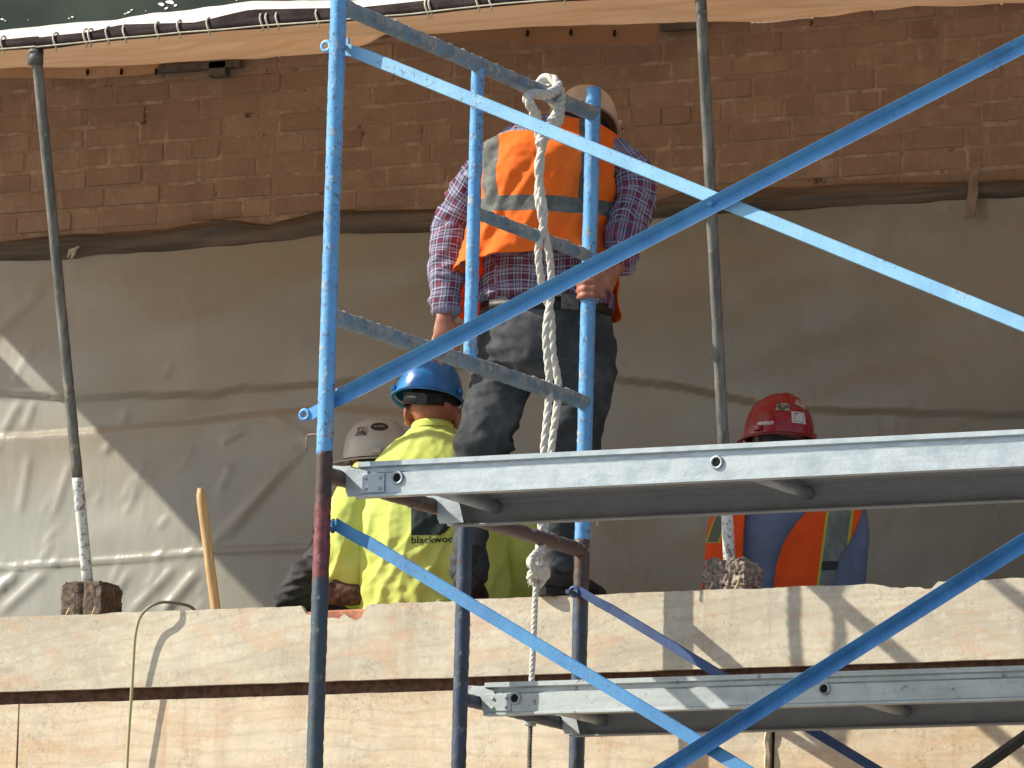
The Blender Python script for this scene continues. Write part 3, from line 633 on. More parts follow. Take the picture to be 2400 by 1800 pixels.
# scaffold planks
def plank(x0, x1, y1, y2, zt, zb, holes, label, mat, tilt, hook_y):
    e = empty('scaffold_plank', (x0, y1, zt), label, 'scaffold plank', 'aluminium scaffold planks')
    h = zt-zb
    def chan(y, sgn, mm=None):                                 # C channel rail, web facing outwards (sgn -1 = camera side)
        g = MB(); o = -sgn
        prof = [(0, h), (0, h-.014), (.015, h-.018), (.014, h-.030), (.0015, h-.037), (.0015, .010), (-.004, .006), (-.004, 0), (.034, 0), (.034, .004), (.006, .004), (.006, .010), (.008, h-.040), (.020, h-.032), (.020, h-.005), (.034, h-.005), (.034, h)]
        prof = [(px_, pz) for px_, pz in prof]
        n = len(prof); seg = 60; vs = []
        for i in range(seg+1):
            X = x0+(x1-x0)*i/seg
            for a_, b_ in prof: vs.append((X, y+a_*(1 if sgn < 0 else 1), zb+b_))
        fs = [[i*n+k, i*n+(k+1) % n, (i+1)*n+(k+1) % n, (i+1)*n+k] for i in range(seg) for k in range(n)]+[list(range(n))[::-1], [seg*n+k for k in range(n)]]
        g.add(vs, fs); return g.build('side_rail', mm or mat, e)
    chan(y1, -1)
    # far rail mirrored
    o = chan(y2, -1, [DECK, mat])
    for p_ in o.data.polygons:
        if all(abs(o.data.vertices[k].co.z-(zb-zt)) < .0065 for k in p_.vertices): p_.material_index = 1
    for v in o.data.vertices: v.co.y = y2*2-v.co.y
    o.data.flip_normals()
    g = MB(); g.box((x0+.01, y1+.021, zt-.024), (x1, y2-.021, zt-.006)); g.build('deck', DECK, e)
    g = MB()                                          # underside ribs
    n = 5
    for i in range(n):
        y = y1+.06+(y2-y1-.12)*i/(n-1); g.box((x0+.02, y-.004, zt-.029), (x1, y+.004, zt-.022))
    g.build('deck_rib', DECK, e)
    for hx in holes:                                  # cross tubes with swaged ends showing on the web
        g = MB(); z = zb+h*.50
        g.tube([(hx, y1+.004, z), (hx, y2-.004, z)], .0185, 16)
        g.build('cross_tube', mat, e)
        g = MB(); ring = [(hx+.0165*math.cos(a_), y1-.001, z+.0165*math.sin(a_)) for a_ in [2*math.pi*k/24 for k in range(25)]]
        g.tube(ring, .0042, 8, cap=False); g.build('ring', mat, e)
        g = MB(); g.tube([(hx, y1-.001, z), (hx, y1+.0035, z)], .0135, 16); g.build('hole', simple('hole_black', (.006, .006, .008), .9), e)
    # riveted end plate + hooks
    for y, s_ in ((y1, 1), (y2, -1)):
        g = MB(); g.box((x0+.018, y-.0035*s_, zb+.012), (x0+.092, y+.001*s_, zt-.036), bev=.001)
        for dx in (.032, .078):
            for dz in (.022, h-.050):
                bm = bmesh.new(); bmesh.ops.create_uvsphere(bm, u_segments=10, v_segments=6, radius=.0055)
                for v in bm.verts: v.co = Vector((x0+dx, y-.004*s_, zb+dz))+v.co
                g.bm(bm, 0, True)
        g.build('end_plate', mat, e)
        g = MB(); hy = y+.006*s_; yb = hy+.052*s_
        # saddle hook plates clasping the rung
        for ya in (hy, yb):
            bm = bmesh.new(); xr = X0
            pr = [(x0+.05, zb+.004), (x0+.03, zt-.026), (xr+.02, zt-.010), (xr-.018, zt-.006), (xr-.036, zt-.016), (xr-.036, zr_-.012), (xr-.024, zr_-.012)]
            for k in range(9):
                a_ = R(180-k*22.5); pr.append((xr+.025*math.cos(a_), zr_+.025*math.sin(a_)))
            pr += [(xr+.026, zb+.02), (xr+.034, zb+.004)]
            vs = [(a_, ya-.002, b_) for a_, b_ in pr]+[(a_, ya+.002, b_) for a_, b_ in pr]; n = len(pr)
            g.add(vs, [list(range(n)), [n+k for k in range(n)][::-1]]+[[k, n+k, n+(k+1) % n, (k+1) % n] for k in range(n)])
        g.box((X0+.040, min(hy, yb), zb+.01), (x0+.03, max(hy, yb), zt-.03)); g.box((X0-.02, min(hy, yb), zt-.014), (X0+.04, max(hy, yb), zt-.009))
        g.build('hook', mat, e)
    return e
zr_ = zr3
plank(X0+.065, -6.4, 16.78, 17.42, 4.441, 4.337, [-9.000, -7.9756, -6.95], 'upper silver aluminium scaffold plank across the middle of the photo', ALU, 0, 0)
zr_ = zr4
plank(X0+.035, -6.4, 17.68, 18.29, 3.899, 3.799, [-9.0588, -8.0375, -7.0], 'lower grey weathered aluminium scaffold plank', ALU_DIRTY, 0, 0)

# rope tied to the top rung
ropem = Mat('cotton_rope', rough=.95); ropem.color(ropem.mix(ropem.ramp(ropem.noise(110, 5, .8), .40, .6), (.70, .67, .60), (.50, .47, .41))); ropem.bump(ropem.noise(300, 3), .5, .002)
def rope(g, ctrl, r=.0125, pitch=.105, n=10, seed=0):
    pts = spline(ctrl, 14); acc = [0]
    for a, b in zip(pts, pts[1:]): acc.append(acc[-1]+(b-a).length)
    N = max(8, int(acc[-1]/.004)); fine = []; j = 0
    for i in range(N+1):
        d = acc[-1]*i/N
        while j < len(acc)-2 and acc[j+1] < d: j += 1
        k = (d-acc[j])/max(1e-9, acc[j+1]-acc[j]); fine.append(pts[j].lerp(pts[j+1], k))
    up = None; strands = [[], [], []]
    for i, p in enumerate(fine):
        t = (fine[min(i+1, N)]-fine[max(i-1, 0)]).normalized()
        if up is None: up = t.orthogonal().normalized()
        up = (up-up.dot(t)*t).normalized(); b = t.cross(up); ph = 2*math.pi*acc[-1]*i/N/pitch
        for s_ in range(3):
            a = ph+s_*2.0944; strands[s_].append(p+(up*math.cos(a)+b*math.sin(a))*r*.40)
    for s_ in strands: g.tube(s_, r*.67, 8)
g = MB(); ky = atX(1175, 195, X0).y; kz = ztop; yk = ky
def rp(x, y, off=0, dx=0): p = atX(x, y, X0); return Vector((X0+dx, p.y+off, p.z))
XR = X0-.0
# two turns round the rung
def turn(y0, y1, a0, a1, r_=.037, n=14):
    return [Vector((X0+r_*math.sin(R(a0+(a1-a0)*k/n)), y0+(y1-y0)*k/n, ztop+r_*math.cos(R(a0+(a1-a0)*k/n)))) for k in range(n+1)]
def RX(x, y, X): return atX(x, y, X)
front = X0+.02
loopA = [RX(1160, 262, X0+.03), RX(1150, 235, X0+.035), RX(1140, 214, X0+.035), RX(1150, 203, X0+.035), RX(1180, 204, X0+.04), RX(1205, 190, X0+.03), RX(1195, 172, X0), RX(1172, 172, X0-.035), RX(1165, 195, X0-.04), RX(1190, 215, X0-.035), RX(1209, 235, X0+.0), RX(1206, 262, X0+.02), RX(1190, 285, X0+.03), RX(1172, 300, X0+.03)]
rope(g, loopA, .0160)
loopB = [RX(1185, 176, X0-.03), RX(1204, 186, X0-.01), RX(1212, 210, X0+.02), RX(1206, 240, X0+.04), RX(1193, 262, X0+.045), RX(1178, 282, X0+.045), RX(1166, 312, X0+.04)]
rope(g, loopB, .0160)
zl = atX(1170, 1050, X0-.02)
s1 = [RX(1160, 240, X0+.01), RX(1163, 290, X0+.02), RX(1169, 350, X0+.005), RX(1162, 420, X0+.01), RX(1170, 470, X0+.02), RX(1188, 560, X0+.02), RX(1190, 640, X0+.015), RX(1179, 720, X0+.01), RX(1187, 830, X0+.01), RX(1182, 900, X0+.01), RX(1174, 980, X0+.0), RX(1170, 1110, X0-.01), RX(1168, 1160, X0-.01), RX(1160, 1210, X0), RX(1160, 1240, X0)]
s2_ = [RX(1180, 285, X0+.045), RX(1172, 320, X0+.03), RX(1162, 360, X0+.03), RX(1170, 420, X0+.03), RX(1176, 470, X0+.025), RX(1163, 540, X0+.01), RX(1172, 620, X0+.0), RX(1190, 680, X0-.005), RX(1194, 760, X0-.005), RX(1206, 830, X0), RX(1200, 900, X0), RX(1190, 980, X0-.01), RX(1180, 1110, X0-.01), RX(1168, 1200, X0+.005)]
rope(g, s1, .0118); rope(g, s2_, .0118)
kn = [RX(1160, 1195, X0), RX(1146, 1215, X0+.02), RX(1160, 1232, X0+.03), RX(1176, 1228, X0+.015), RX(1178, 1245, X0-.01), RX(1158, 1258, X0-.02), RX(1146, 1245, X0), RX(1158, 1235, X0+.02), RX(1172, 1252, X0+.015), RX(1158, 1266, X0)]
rope(g, kn, .0135)
s3 = [RX(1159, 1245, X0), RX(1156, 1300, X0), RX(1153, 1380, X0), RX(1148, 1480, X0), RX(1146, 1570, X0)]
rope(g, s3, .0092, pitch=.05)
for i in range(26):                                   # frayed end of the knot
    a_ = random.uniform(0, 6.28); p = RX(1158+random.uniform(-14, 14), 1258+random.uniform(-8, 6), X0+.012); g.tube([p, p+Vector((.012*math.cos(a_), -.01, -.012*abs(math.sin(a_))-.004))], [.0015, .0006], 4)
rob = g.build('rope', ropem.m); tag(rob, 'thick off white twisted rope knotted round the top rung and hanging down', 'rope')
g = MB(); p = RX(1146, 1560, X0); g.box((p.x-.012, p.y-.02, p.z-.012), (p.x+.012, p.y+.018, p.z+.014), bev=.003); g.build('clamp', ALU_DIRTY, rob)
g = MB(); rope(g, [RX(1146, 1566, X0), RX(1144, 1620, X0), RX(1143, 1700, X0)], .0072, pitch=.03)
g.build('lower_rope', simple('grey_rope', (.17, .15, .15)), rob)
#PEOPLE
# ================================================================== PEOPLE
from mathutils.bvhtree import BVHTree
FW = Vector((-math.sin(YAW), math.cos(YAW), 0)); LAT = Vector((math.cos(YAW), math.sin(YAW), 0)); UP = Vector((0, 0, 1))
PXM = 700.0                                           # about this many pixels to the metre at the parapet
def PF(x, y, d):                                      # point on the upright plane at forward distance d
    r = Vector(ray(x, y)); return Vector((0, 0, CZ))+r*(d/r.dot(FW))
def ring_spline(rings, n=6):
    pts = spline([r[0] for r in rings], n); ex = spline([Vector((r[1], r[2], 0)) for r in rings], n)
    return [(p, max(.002, e.x), max(.002, e.y)) for p, e in zip(pts, ex)]
def loft(g, rings, lat=LAT, n=24, sub=6, caps=True):
    rs = ring_spline(rings, sub) if sub else rings; vs = []; m = len(rs)
    for i, (p, a, b) in enumerate(rs):
        t = (rs[min(i+1, m-1)][0]-rs[max(i-1, 0)][0]).normalized(); u = (lat-lat.dot(t)*t)
        u = u.normalized() if u.length > .15 else t.orthogonal().normalized(); v = t.cross(u)
        vs += [p+u*a*math.cos(2*math.pi*k/n)+v*b*math.sin(2*math.pi*k/n) for k in range(n)]
    fs = [[i*n+k, i*n+(k+1) % n, (i+1)*n+(k+1) % n, (i+1)*n+k] for i in range(m-1) for k in range(n)]
    if caps:
        vs += [rs[0][0]-(rs[1][0]-rs[0][0]).normalized()*min(rs[0][1], rs[0][2])*.5, rs[-1][0]+(rs[-1][0]-rs[-2][0]).normalized()*min(rs[-1][1], rs[-1][2])*.5]
        fs += [[(k+1) % n, k, m*n] for k in range(n)]+[[(m-1)*n+k, (m-1)*n+(k+1) % n, m*n+1] for k in range(n)]
    g.add(vs, fs, 0, True)
def ell(g, c, r, M=None, seg=20):
    bm = bmesh.new(); bmesh.ops.create_uvsphere(bm, u_segments=seg, v_segments=seg//2+2, radius=1)
    for v in bm.verts:
        q = Vector((v.co.x*r[0], v.co.y*r[1], v.co.z*r[2])); v.co = c+(M @ q if M else q)
    g.bm(bm, 0, True)
def limb(g, pts, rad, n=14): loft(g, [(Vector(p), r, r) for p, r in zip(pts, rad)], n=n, sub=4)
def remesh(g, name, mat, parent, vox=.006, smooth=4, disp=None, attrs=None, post=None):
    """join the closed pieces of g into one continuous skin"""
    me = bpy.data.meshes.new('tmp'); me.from_pydata(g.v, [], g.f); o = bpy.data.objects.new('tmp', me); col.objects.link(o)
    b = bmesh.new(); b.from_mesh(me); bmesh.ops.recalc_face_normals(b, faces=b.faces); b.to_mesh(me); b.free()
    md = o.modifiers.new('r', 'REMESH'); md.mode = 'VOXEL'; md.voxel_size = vox
    ms = o.modifiers.new('s', 'SMOOTH'); ms.iterations = smooth; ms.factor = .5
    dg = bpy.context.evaluated_depsgraph_get(); dg.update(); m2 = bpy.data.meshes.new_from_object(o.evaluated_get(dg)); bpy.data.objects.remove(o); bpy.data.meshes.remove(me)
    if disp:
        n = len(m2.vertices); nr = [v.normal.copy() for v in m2.vertices]
        for v, k in zip(m2.vertices, nr): v.co += k*disp(v.co)
    m2.name = name
    loc = parent_world(parent)
    for v in m2.vertices: v.co -= loc
    m2.polygons.foreach_set('use_smooth', [True]*len(m2.polygons)); m2.materials.clear()
    for m in (mat if isinstance(mat, (list, tuple)) else [mat]): m2.materials.append(m)
    oo = bpy.data.objects.new(name, m2); col.objects.link(oo); oo.parent = parent
    if attrs:
        for k, fn in attrs.items():
            at = m2.attributes.new(k, 'FLOAT', 'POINT'); at.data.foreach_set('value', [fn(v.co+loc) for v in m2.vertices])
    return oo
def folds(amp, dirs, seed, extra=None):
    """cloth folds: ridged noise stretched along the given direction(s)"""
    fr_ = []
    for (ang, f1, f2, w_) in dirs:
        d = (LAT*math.cos(R(ang))+UP*math.sin(R(ang))); e = (-LAT*math.sin(R(ang))+UP*math.cos(R(ang))); fr_.append((d, e, f1, f2, w_))
    def fn(p):
        s_ = 0
        for i, (d, e, f1, f2, w_) in enumerate(fr_):
            q = Vector((p.dot(d)*f1, p.dot(e)*f2, p.dot(FW)*f2*.6+seed+i*7)); s_ += w_*(1-2.4*abs(noise.noise(q)))
        r = amp*s_
        if extra: r *= extra(p)
        return r+amp*.35*noise.noise(p*45)
    return fn

skin = Mat('sunburnt_skin', rough=.55, spec=.4); skin.color(skin.mix(skin.ramp(skin.noise(30, 5), .3, .7), (.30, .11, .065), (.42, .17, .10))); skin.bump(skin.noise(160, 4), .3, .002)
skin.b.inputs['Subsurface Weight'].default_value = .1; skin.b.inputs['Subsurface Radius'].default_value = (.01, .004, .002)
hairm = simple('dark_hair', (.018, .014, .012), .8, .3, 120, .8)
blackp = simple('black_plastic', (.012, .012, .013), .5)
bootm = simple('dark_work_boot', (.03, .026, .024), .7, .4, 30, .5)

def head(g, c, M, ears=True):
    """skull, jaw, nose, lips, ears; local axes x right, y face, z up"""
    T = lambda x, y, z: c+M @ Vector((x, y, z))
    ell(g, T(0, -.008, .03), (.077, .093, .092), M); ell(g, T(0, .020, -.035), (.062, .068, .075), M)
    ell(g, T(0, .05, -.085), (.03, .030, .022), M); ell(g, T(0, .093, -.010), (.013, .016, .026), M); ell(g, T(0, .098, -.022), (.017, .014, .011), M)
    ell(g, T(0, .080, .022), (.055, .018, .012), M)
    for z in (-.048, -.060): ell(g, T(0, .080, z), (.026, .012, .007), M)
    for s_ in (-1, 1):
        ell(g, T(s_*.079, -.002, -.014), (.008, .022, .036), M @ Matrix.Rotation(s_*.35, 3, 'Z')); ell(g, T(s_*.090, -.016, -.006), (.007, .008, .030), M); ell(g, T(s_*.084, -.004, -.042), (.008, .010, .012), M)
        ell(g, T(s_*.045, .060, -.025), (.024, .024, .02), M)
def eyes(c, M, parent):
    for s_ in (-1, 1):
        g = MB(); ell(g, c+M @ Vector((s_*.032, .075, .002)), (.012, .010, .009), M); g.build('eye', simple('eye_white', (.6, .58, .55), .3, 0), parent)

def hard_hat(parent, c, M, base, label=None, ridges=True, wear=.5, stickers=(), L=.135, W=.110, H=.138, bill=.045, dirt=(.35, .30, .26), band=True, knob=True):
    T = lambda x, y, z: c+M @ Vector((x, y, z))
    m = Mat('hard_hat_shell', rough=.32, spec=.5)
    cc = m.mix(m.ramp(m.noise(12, 4), .35, .7), base, tuple(v*.8 for v in base))
    k = m.ramp(m.noise(16, 7, .75, loc=(3, 3, 3)), 1-wear, 1-wear+.16)
    cc = m.mix(m.math('MULTIPLY', k, .6), cc, dirt)
    cc = m.mix(m.math('MULTIPLY', m.ramp(m.noise(70, 5, .8), .62, .70), .7), cc, dirt); m.color(cc); m.rough(m.ramp(k, 0, 1, .3, .75)); m.bump(m.noise(60, 4), .12, .002)
    g = MB(); nu, nv = 72, 26; vs = []
    def surf(u, v, off=0):
        a = 2*math.pi*u; ph = v*math.pi/2; sx, sy = math.sin(a), math.cos(a)
        cr = math.cos(ph)**.72 if v < 1 else 0; x = (W+off)*cr*sx; y = (L+off)*cr*sy; z = (H+off)*math.sin(ph)**.95
        if ridges:
            for xi in (-.030, 0, .030):
                z += .006*math.exp(-((x-xi)/.006)**2)*smooth01((v-.45)/.25)
                if xi == 0: z += .004*math.exp(-(x/.014)**2)*smooth01((v-.45)/.25)
        return x, y, z
    for j in range(nv+1):
        for i in range(nu): vs.append(T(*surf(i/nu, j/nv)))
    # brim flange below the shell
    low = []
    for j, (o, dz) in enumerate(((.003, -.004), (.008, -.006), (.013, -.006), (.014, -.010), (.010, -.011), (.0, -.008))):
        for i in range(nu):
            a = 2*math.pi*i/nu; fr2 = max(0, math.cos(a))**2*bill*(min(1, o/.013)); low.append(T((W+o+fr2*.2)*math.sin(a), (L+o+fr2)*math.cos(a), dz-fr2*.15))
    g.add(vs, [[j*nu+i, j*nu+(i+1) % nu, (j+1)*nu+(i+1) % nu, (j+1)*nu+i] for j in range(nv) for i in range(nu)], 0, True)
    g.add(low, [[j*nu+i, (j+1)*nu+i, (j+1)*nu+(i+1) % nu, j*nu+(i+1) % nu] for j in range(5) for i in range(nu)], 0, True)
    inner_ = [T(*[q*.965 for q in surf(i/nu, j/nv)]) for j in range(nv+1) for i in range(nu)]
    g.add(inner_, [[j*nu+i, (j+1)*nu+i, (j+1)*nu+(i+1) % nu, j*nu+(i+1) % nu] for j in range(nv) for i in range(nu)], 0, True)
    for s_ in (-1, 1):                                # accessory slots
        bm = bmesh.new(); bmesh.ops.create_cube(bm, size=1); bmesh.ops.bevel(bm, geom=bm.edges[:], offset=.12, segments=2, profile=.5, affect='EDGES')
        for v in bm.verts: v.co = T(s_*(W+.001)+v.co.x*.012, -.035+v.co.y*.034, .016+v.co.z*.018)
        g.bm(bm, 0, False)
    h = g.build('hard_hat', m.m, parent, fix=False)
    if band:
        g = MB(); n = 40; vs = []
        for z, r_ in ((.004, 1.0), (-.018, .97), (-.034, .95), (-.034, .91), (.004, .95)):
            for i in range(n):
                a = 2*math.pi*i/n; back = max(0, -math.cos(a))**2; vs.append(T(.084*r_*math.sin(a), .100*r_*math.cos(a)-.002, z-back*.018))
        g.add(vs, [[j*n+i, j*n+(i+1) % n, (j+1)*n+(i+1) % n, (j+1)*n+i] for j in range(4) for i in range(n)], 0, True); g.build('headband', blackp, h)
    if knob:
        g = MB(); g.tube([T(0, -.096, -.034), T(0, -.112, -.036)], [.021, .019], 20); g.build('ratchet_knob', simple('knob_grey', (.04, .04, .042), .5), h)
    def sticker(name, az, ph, w_, hgt, mat, shape='rect', tilt=0):
        g = MB(); nn = 10; vs = []
        for j in range(nn+1):
            for i in range(nn+1):
                p_, q_ = (i/nn-.5), (j/nn-.5)
                if shape == 'round':
                    rr_ = max(abs(p_), abs(q_)); ln = math.hypot(p_, q_); 
                    if ln > 1e-6: p_, q_ = p_*rr_/ln, q_*rr_/ln
                p2 = p_*w_*math.cos(tilt)-q_*hgt*math.sin(tilt); q2 = p_*w_*math.sin(tilt)+q_*hgt*math.cos(tilt)
                cr = max(.3, math.cos(ph)); u = (az+p2/(W*cr))/(2*math.pi); v = (ph+q2/H)/(math.pi/2)
                vs.append(T(*surf(u, min(.99, v), .0018)))
        g.add(vs, [[j*(nn+1)+i, j*(nn+1)+i+1, (j+1)*(nn+1)+i+1, (j+1)*(nn+1)+i] for j in range(nn) for i in range(nn)], 0, True)
        o = g.build(name, mat, h, fix=False); uv = o.data.attributes.new('su', 'FLOAT', 'POINT'); uv.data.foreach_set('value', [i/nn for j in range(nn+1) for i in range(nn+1)])
        uv = o.data.attributes.new('sv', 'FLOAT', 'POINT'); uv.data.foreach_set('value', [j/nn for j in range(nn+1) for i in range(nn+1)])
    for s_ in stickers: sticker(*s_)
    return h
def rotm(yaw=0, pitch=0, roll=0):
    """local x right of the person, y forward, z up; pitch>0 bows forward, roll>0 tips to the right"""
    B = Matrix((LAT, FW, UP)).transposed()
    return B @ Matrix.Rotation(R(yaw), 3, 'Z') @ Matrix.Rotation(R(-pitch), 3, 'X') @ Matrix.Rotation(R(roll), 3, 'Y')
def boot(parent, ankle, toe_dir, label=None, name='boot', h=.13):
    g = MB(); t = Vector(toe_dir).normalized(); side = t.cross(UP)
    T = lambda x, y, z: ankle+side*x+t*y+UP*z
    loft(g, [(T(0, -.01, .05), .050, .052), (T(0, -.012, 0), .045, .050), (T(0, -.010, -.05), .044, .056)], lat=side, n=18)
    loft(g, [(T(0, -.070, -.075), .036, .030), (T(0, -.045, -.070), .044, .044), (T(0, .03, -.068), .045, .042), (T(0, .11, -.080), .050, .032), (T(0, .175, -.090), .046, .024), (T(0, .205, -.095), .028, .014)], lat=side, n=18)
    o = remesh(g, name, bootm, parent, .006, 3, disp=lambda p: .003*noise.noise(p*38))
    g = MB(); vs = []; n = 28
    pr = []
    for k in range(n):
        a = 2*math.pi*k/n; y = .065+.148*math.cos(a); wx = .050*(1 if y > 0 else .86)*abs(math.sin(a))**.6*(1 if math.sin(a) > 0 else -1); pr.append((wx, y))
    for z in (-.102, -.126): vs += [T(x, y, z) for x, y in pr]
    g.add(vs, [[k, (k+1) % n, n+(k+1) % n, n+k] for k in range(n)]+[list(range(n)), [n+k for k in range(n)][::-1]]); g.build('sole', simple('rubber_sole', (.02, .018, .017), .85), o)
def finger(g, pts, r0=.0092, r1=.0072): limb(g, pts, [r0+(r1-r0)*i/(len(pts)-1) for i in range(len(pts))], 10)

# ------------------------------------------------------------ PERSON 1: standing on the parapet
base1 = atY(1110, 1300, YP+.06); base1.z = ZT
P1 = empty('person', base1, 'worker in orange safety vest and plaid shirt standing on the parapet gripping the scaffold post', 'person')
dL, dR = atY(1012, 1290, YP+.06).dot(FW), atY(1212, 1286, YP+.03).dot(FW)
d0 = (dL+dR)/2-.04
postd = atX(1285, 605, X0).dot(FW)                     # forward distance of the far scaffold post
M1 = lambda px_: px_/PXM
# joints
hipL, hipR = PF(1108, 735, d0-.02), PF(1250, 735, d0-.04)
legL = [(1102, 745, d0-.03, 74), (1088, 810, d0-.05, 68), (1068, 880, d0-.06, 61), (1050, 935, d0-.04, 56), (1038, 985, d0-.02, 52), (1026, 1060, dL, 45), (1018, 1140, dL+.01, 37), (1014, 1215, dL+.0, 34), (1012, 1248, dL, 35)]
legR = [(1256, 745, d0-.05, 76), (1262, 800, d0-.08, 70), (1256, 860, d0-.10, 62), (1242, 920, d0-.08, 56), (1230, 975, d0-.06, 52), (1218, 1060, dR-.02, 46), (1212, 1140, dR, 39), (1208, 1205, dR, 36), (1208, 1236, dR, 38)]
armL = [(1070, 352, d0-.08, 38), (1030, 390, d0-.06, 42), (1000, 440, d0-.04, 40), (978, 490, d0-.02, 38), (968, 550, d0-.05, 37), (963, 610, d0-.08, 34), (962, 672, d0-.10, 30)]
armR = [(1342, 345, d0-.12, 40), (1366, 375, d0-.12, 44), (1368, 430, d0-.14, 44), (1356, 480, d0-.18, 42), (1347, 520, d0-.24, 36), (1343, 552, (d0+postd)/2-.10, 30), (1340, 574, postd+.06, 25)]
torso = [(1180, 665, d0-.05, 138, .135), (1181, 600, d0-.06, 138, .135), (1180, 520, d0-.07, 132, .135), (1182, 440, d0-.09, 134, .14), (1192, 370, d0-.10, 140, .14), (1205, 328, d0-.11, 124, .105), (1225, 295, d0-.10, 78, .085), (1238, 270, d0-.09, 48, .065)]
T3 = lambda a: (PF(a[0], a[1], a[2]), M1(a[3]), a[4] if len(a) > 4 else M1(a[3]))
# skin body (continuous: head, neck, arms, hands, legs)
g = MB(); k_ = .86
loft(g, [(T3(a)[0], T3(a)[1]*k_, T3(a)[2]*k_) for a in torso])
loft(g, [(PF(1183, 690, d0-.05), .17, .12), (PF(1178, 760, d0-.05), .17, .125), (PF(1178, 800, d0-.05), .14, .11)])
for lg in (legL, legR): loft(g, [(T3(a)[0], T3(a)[1]*.8, T3(a)[2]*.8) for a in lg], n=16)
for am in (armL, armR): loft(g, [(T3(a)[0], T3(a)[1]*.76, T3(a)[2]*.76) for a in am], n=16)
hc, hM = PF(1256, 303, d0+.045), rotm(8, 32, 10)
loft(g, [(PF(1232, 300, d0-.09), .062, .062), (PF(1245, 296, d0-.03), .055, .058), (hc, .055, .055)], n=18)
head(g, hc, hM)
# left hand hanging, back towards the camera, fingers slightly curled
wl_ = PF(961, 676, d0-.11)
loft(g, [(PF(961, 668, d0-.10), .026, .021), (PF(960, 688, d0-.115), .028, .020), (PF(962, 706, d0-.12), .038, .018), (PF(963, 726, d0-.125), .040, .016), (PF(963, 738, d0-.12), .037, .014)], n=18)
for i, (fx, ln) in enumerate(((936, 1.0), (954, 1.12), (972, 1.05), (988, .85))):
    finger(g, [PF(fx+3, 728, d0-.125), PF(fx-1, 728+22*ln, d0-.125), PF(fx-2, 728+40*ln, d0-.105), PF(fx, 728+52*ln, d0-.085)])
finger(g, [PF(990, 700, d0-.12), PF(1003, 716, d0-.11), PF(1006, 738, d0-.095)], .0105, .0085)
# right hand wrapped round the scaffold post
pc_ = atX(1285, 605, X0)
def around(ang, y, r): # point round the post, ang 0 = right of post, 90 = camera side, 180 = left
    c = atX(1285, y, X0); c = Vector((X0, YF, c.z)); return c+LAT*math.cos(R(ang))*r-FW*math.sin(R(ang))*r
rg = TR+.0105
loft(g, [(PF(1342, 572, postd+.05), .024, .026), (around(0, 585, .075)+FW*.01, .028, .024), (around(12, 606, .058), .040, .019), (around(25, 619, .048), .044, .017)], lat=UP, n=18)
for i, (yy, e) in enumerate(((598, 165), (613, 178), (628, 182), (643, 165))):
    rr_ = TR+.010-.001*(i == 3)
    finger(g, [around(10, yy, .050)]+[around(a, yy+1.5*kk, rr_+.006*math.exp(-((a-62)/16)**2)+.004*math.exp(-((a-118)/14)**2)) for kk, a in enumerate((45, 65, 88, 112, 138, e))], .0118, .0092)
finger(g, [around(5, 590, .055), around(-40, 588, .045), around(-80, 594, TR+.012), around(-115, 600, TR+.010)], .011, .009)
body = remesh(g, 'body', skin.m, P1, .0045, 3, disp=lambda p: .0008*noise.noise(p*70))
eyes(hc, hM, P1)
# shirt
def bone_uv(bones):
    segs = []
    for ch in bones:
        acc = 0
        for a, b in zip(ch, ch[1:]): segs.append((a, b, acc)); acc += (b-a).length
    def f(p):
        best = None
        for i, (a, b, acc) in enumerate(segs):
            ab = b-a; t = max(0, min(1, (p-a).dot(ab)/ab.length_squared)); q = a+ab*t; d = (p-q).length
            if best is None or d < best[0]: best = (d, i, acc+t*ab.length, q, ab.normalized())
        return best
    cache = {}
    def uu(p):
        k = tuple(p); 
        if k not in cache:
            b = f(p); s_ = LAT-LAT.dot(b[4])*b[4]; s_.normalize(); o = p-b[3]; dn = -FW
            ang = math.atan2(o.dot(s_), o.dot(b[4].cross(s_))*1.0); cache[k] = (b[2], o.dot(s_)*1.15, b[1])
        return cache[k]
    return uu
uvf = bone_uv([[PF(a[0], a[1], a[2]) for a in armL], [PF(a[0], a[1], a[2]) for a in armR], [PF(1190, 230, d0-.09), PF(1180, 720, d0-.09)]])
shirtm = Mat('plaid_flannel', rough=.85, spec=.2)
bu, bv = shirtm.attr('bu'), shirtm.attr('bv')
def bands(m, src, period, off, width, soft=.1):
    f = m.math('FRACT', m.math('ADD', m.math('DIVIDE', src, period), off+10)); d = m.math('ABSOLUTE', m.math('SUBTRACT', f, .5)); return m.ramp(d, width, width+soft, 1, 0)
c = shirtm.mix(shirtm.ramp(shirtm.noise(14, 4), .3, .7), (.030, .034, .075), (.055, .055, .115))
for s_, o_ in ((bu, .0), (bv, .1)):
    c = shirtm.mix(shirtm.math('MULTIPLY', bands(shirtm, s_, .050, o_, .05, .06), .42), c, (.30, .04, .055))
for s_, o_ in ((bu, .5), (bv, .6)):
    c = shirtm.mix(shirtm.math('MULTIPLY', bands(shirtm, s_, .050, o_, .07, .07), .34), c, (.42, .40, .54))
for s_, o_ in ((bu, .25), (bv, .35), (bu, .78), (bv, .85)):
    c = shirtm.mix(shirtm.math('MULTIPLY', bands(shirtm, s_, .050, o_, .02, .04), .42), c, (.62, .58, .68))
shirtm.color(c); shirtm.bump(shirtm.noise(240, 3), .3, .001)
g = MB(); loft(g, [T3(a) for a in torso[:-1]]); loft(g, [(PF(1178, 654, d0-.05), .216, .160), (PF(1180, 630, d0-.05), .209, .155), (PF(1181, 600, d0-.06), .198, .14)])
for am in (armL, armR): loft(g, [T3(a) for a in am], n=20)
for c_, r_ in ((PF(1094, 352, d0-.10), .056), (PF(1332, 340, d0-.12), .058)): ell(g, c_, (r_, r_, r_))
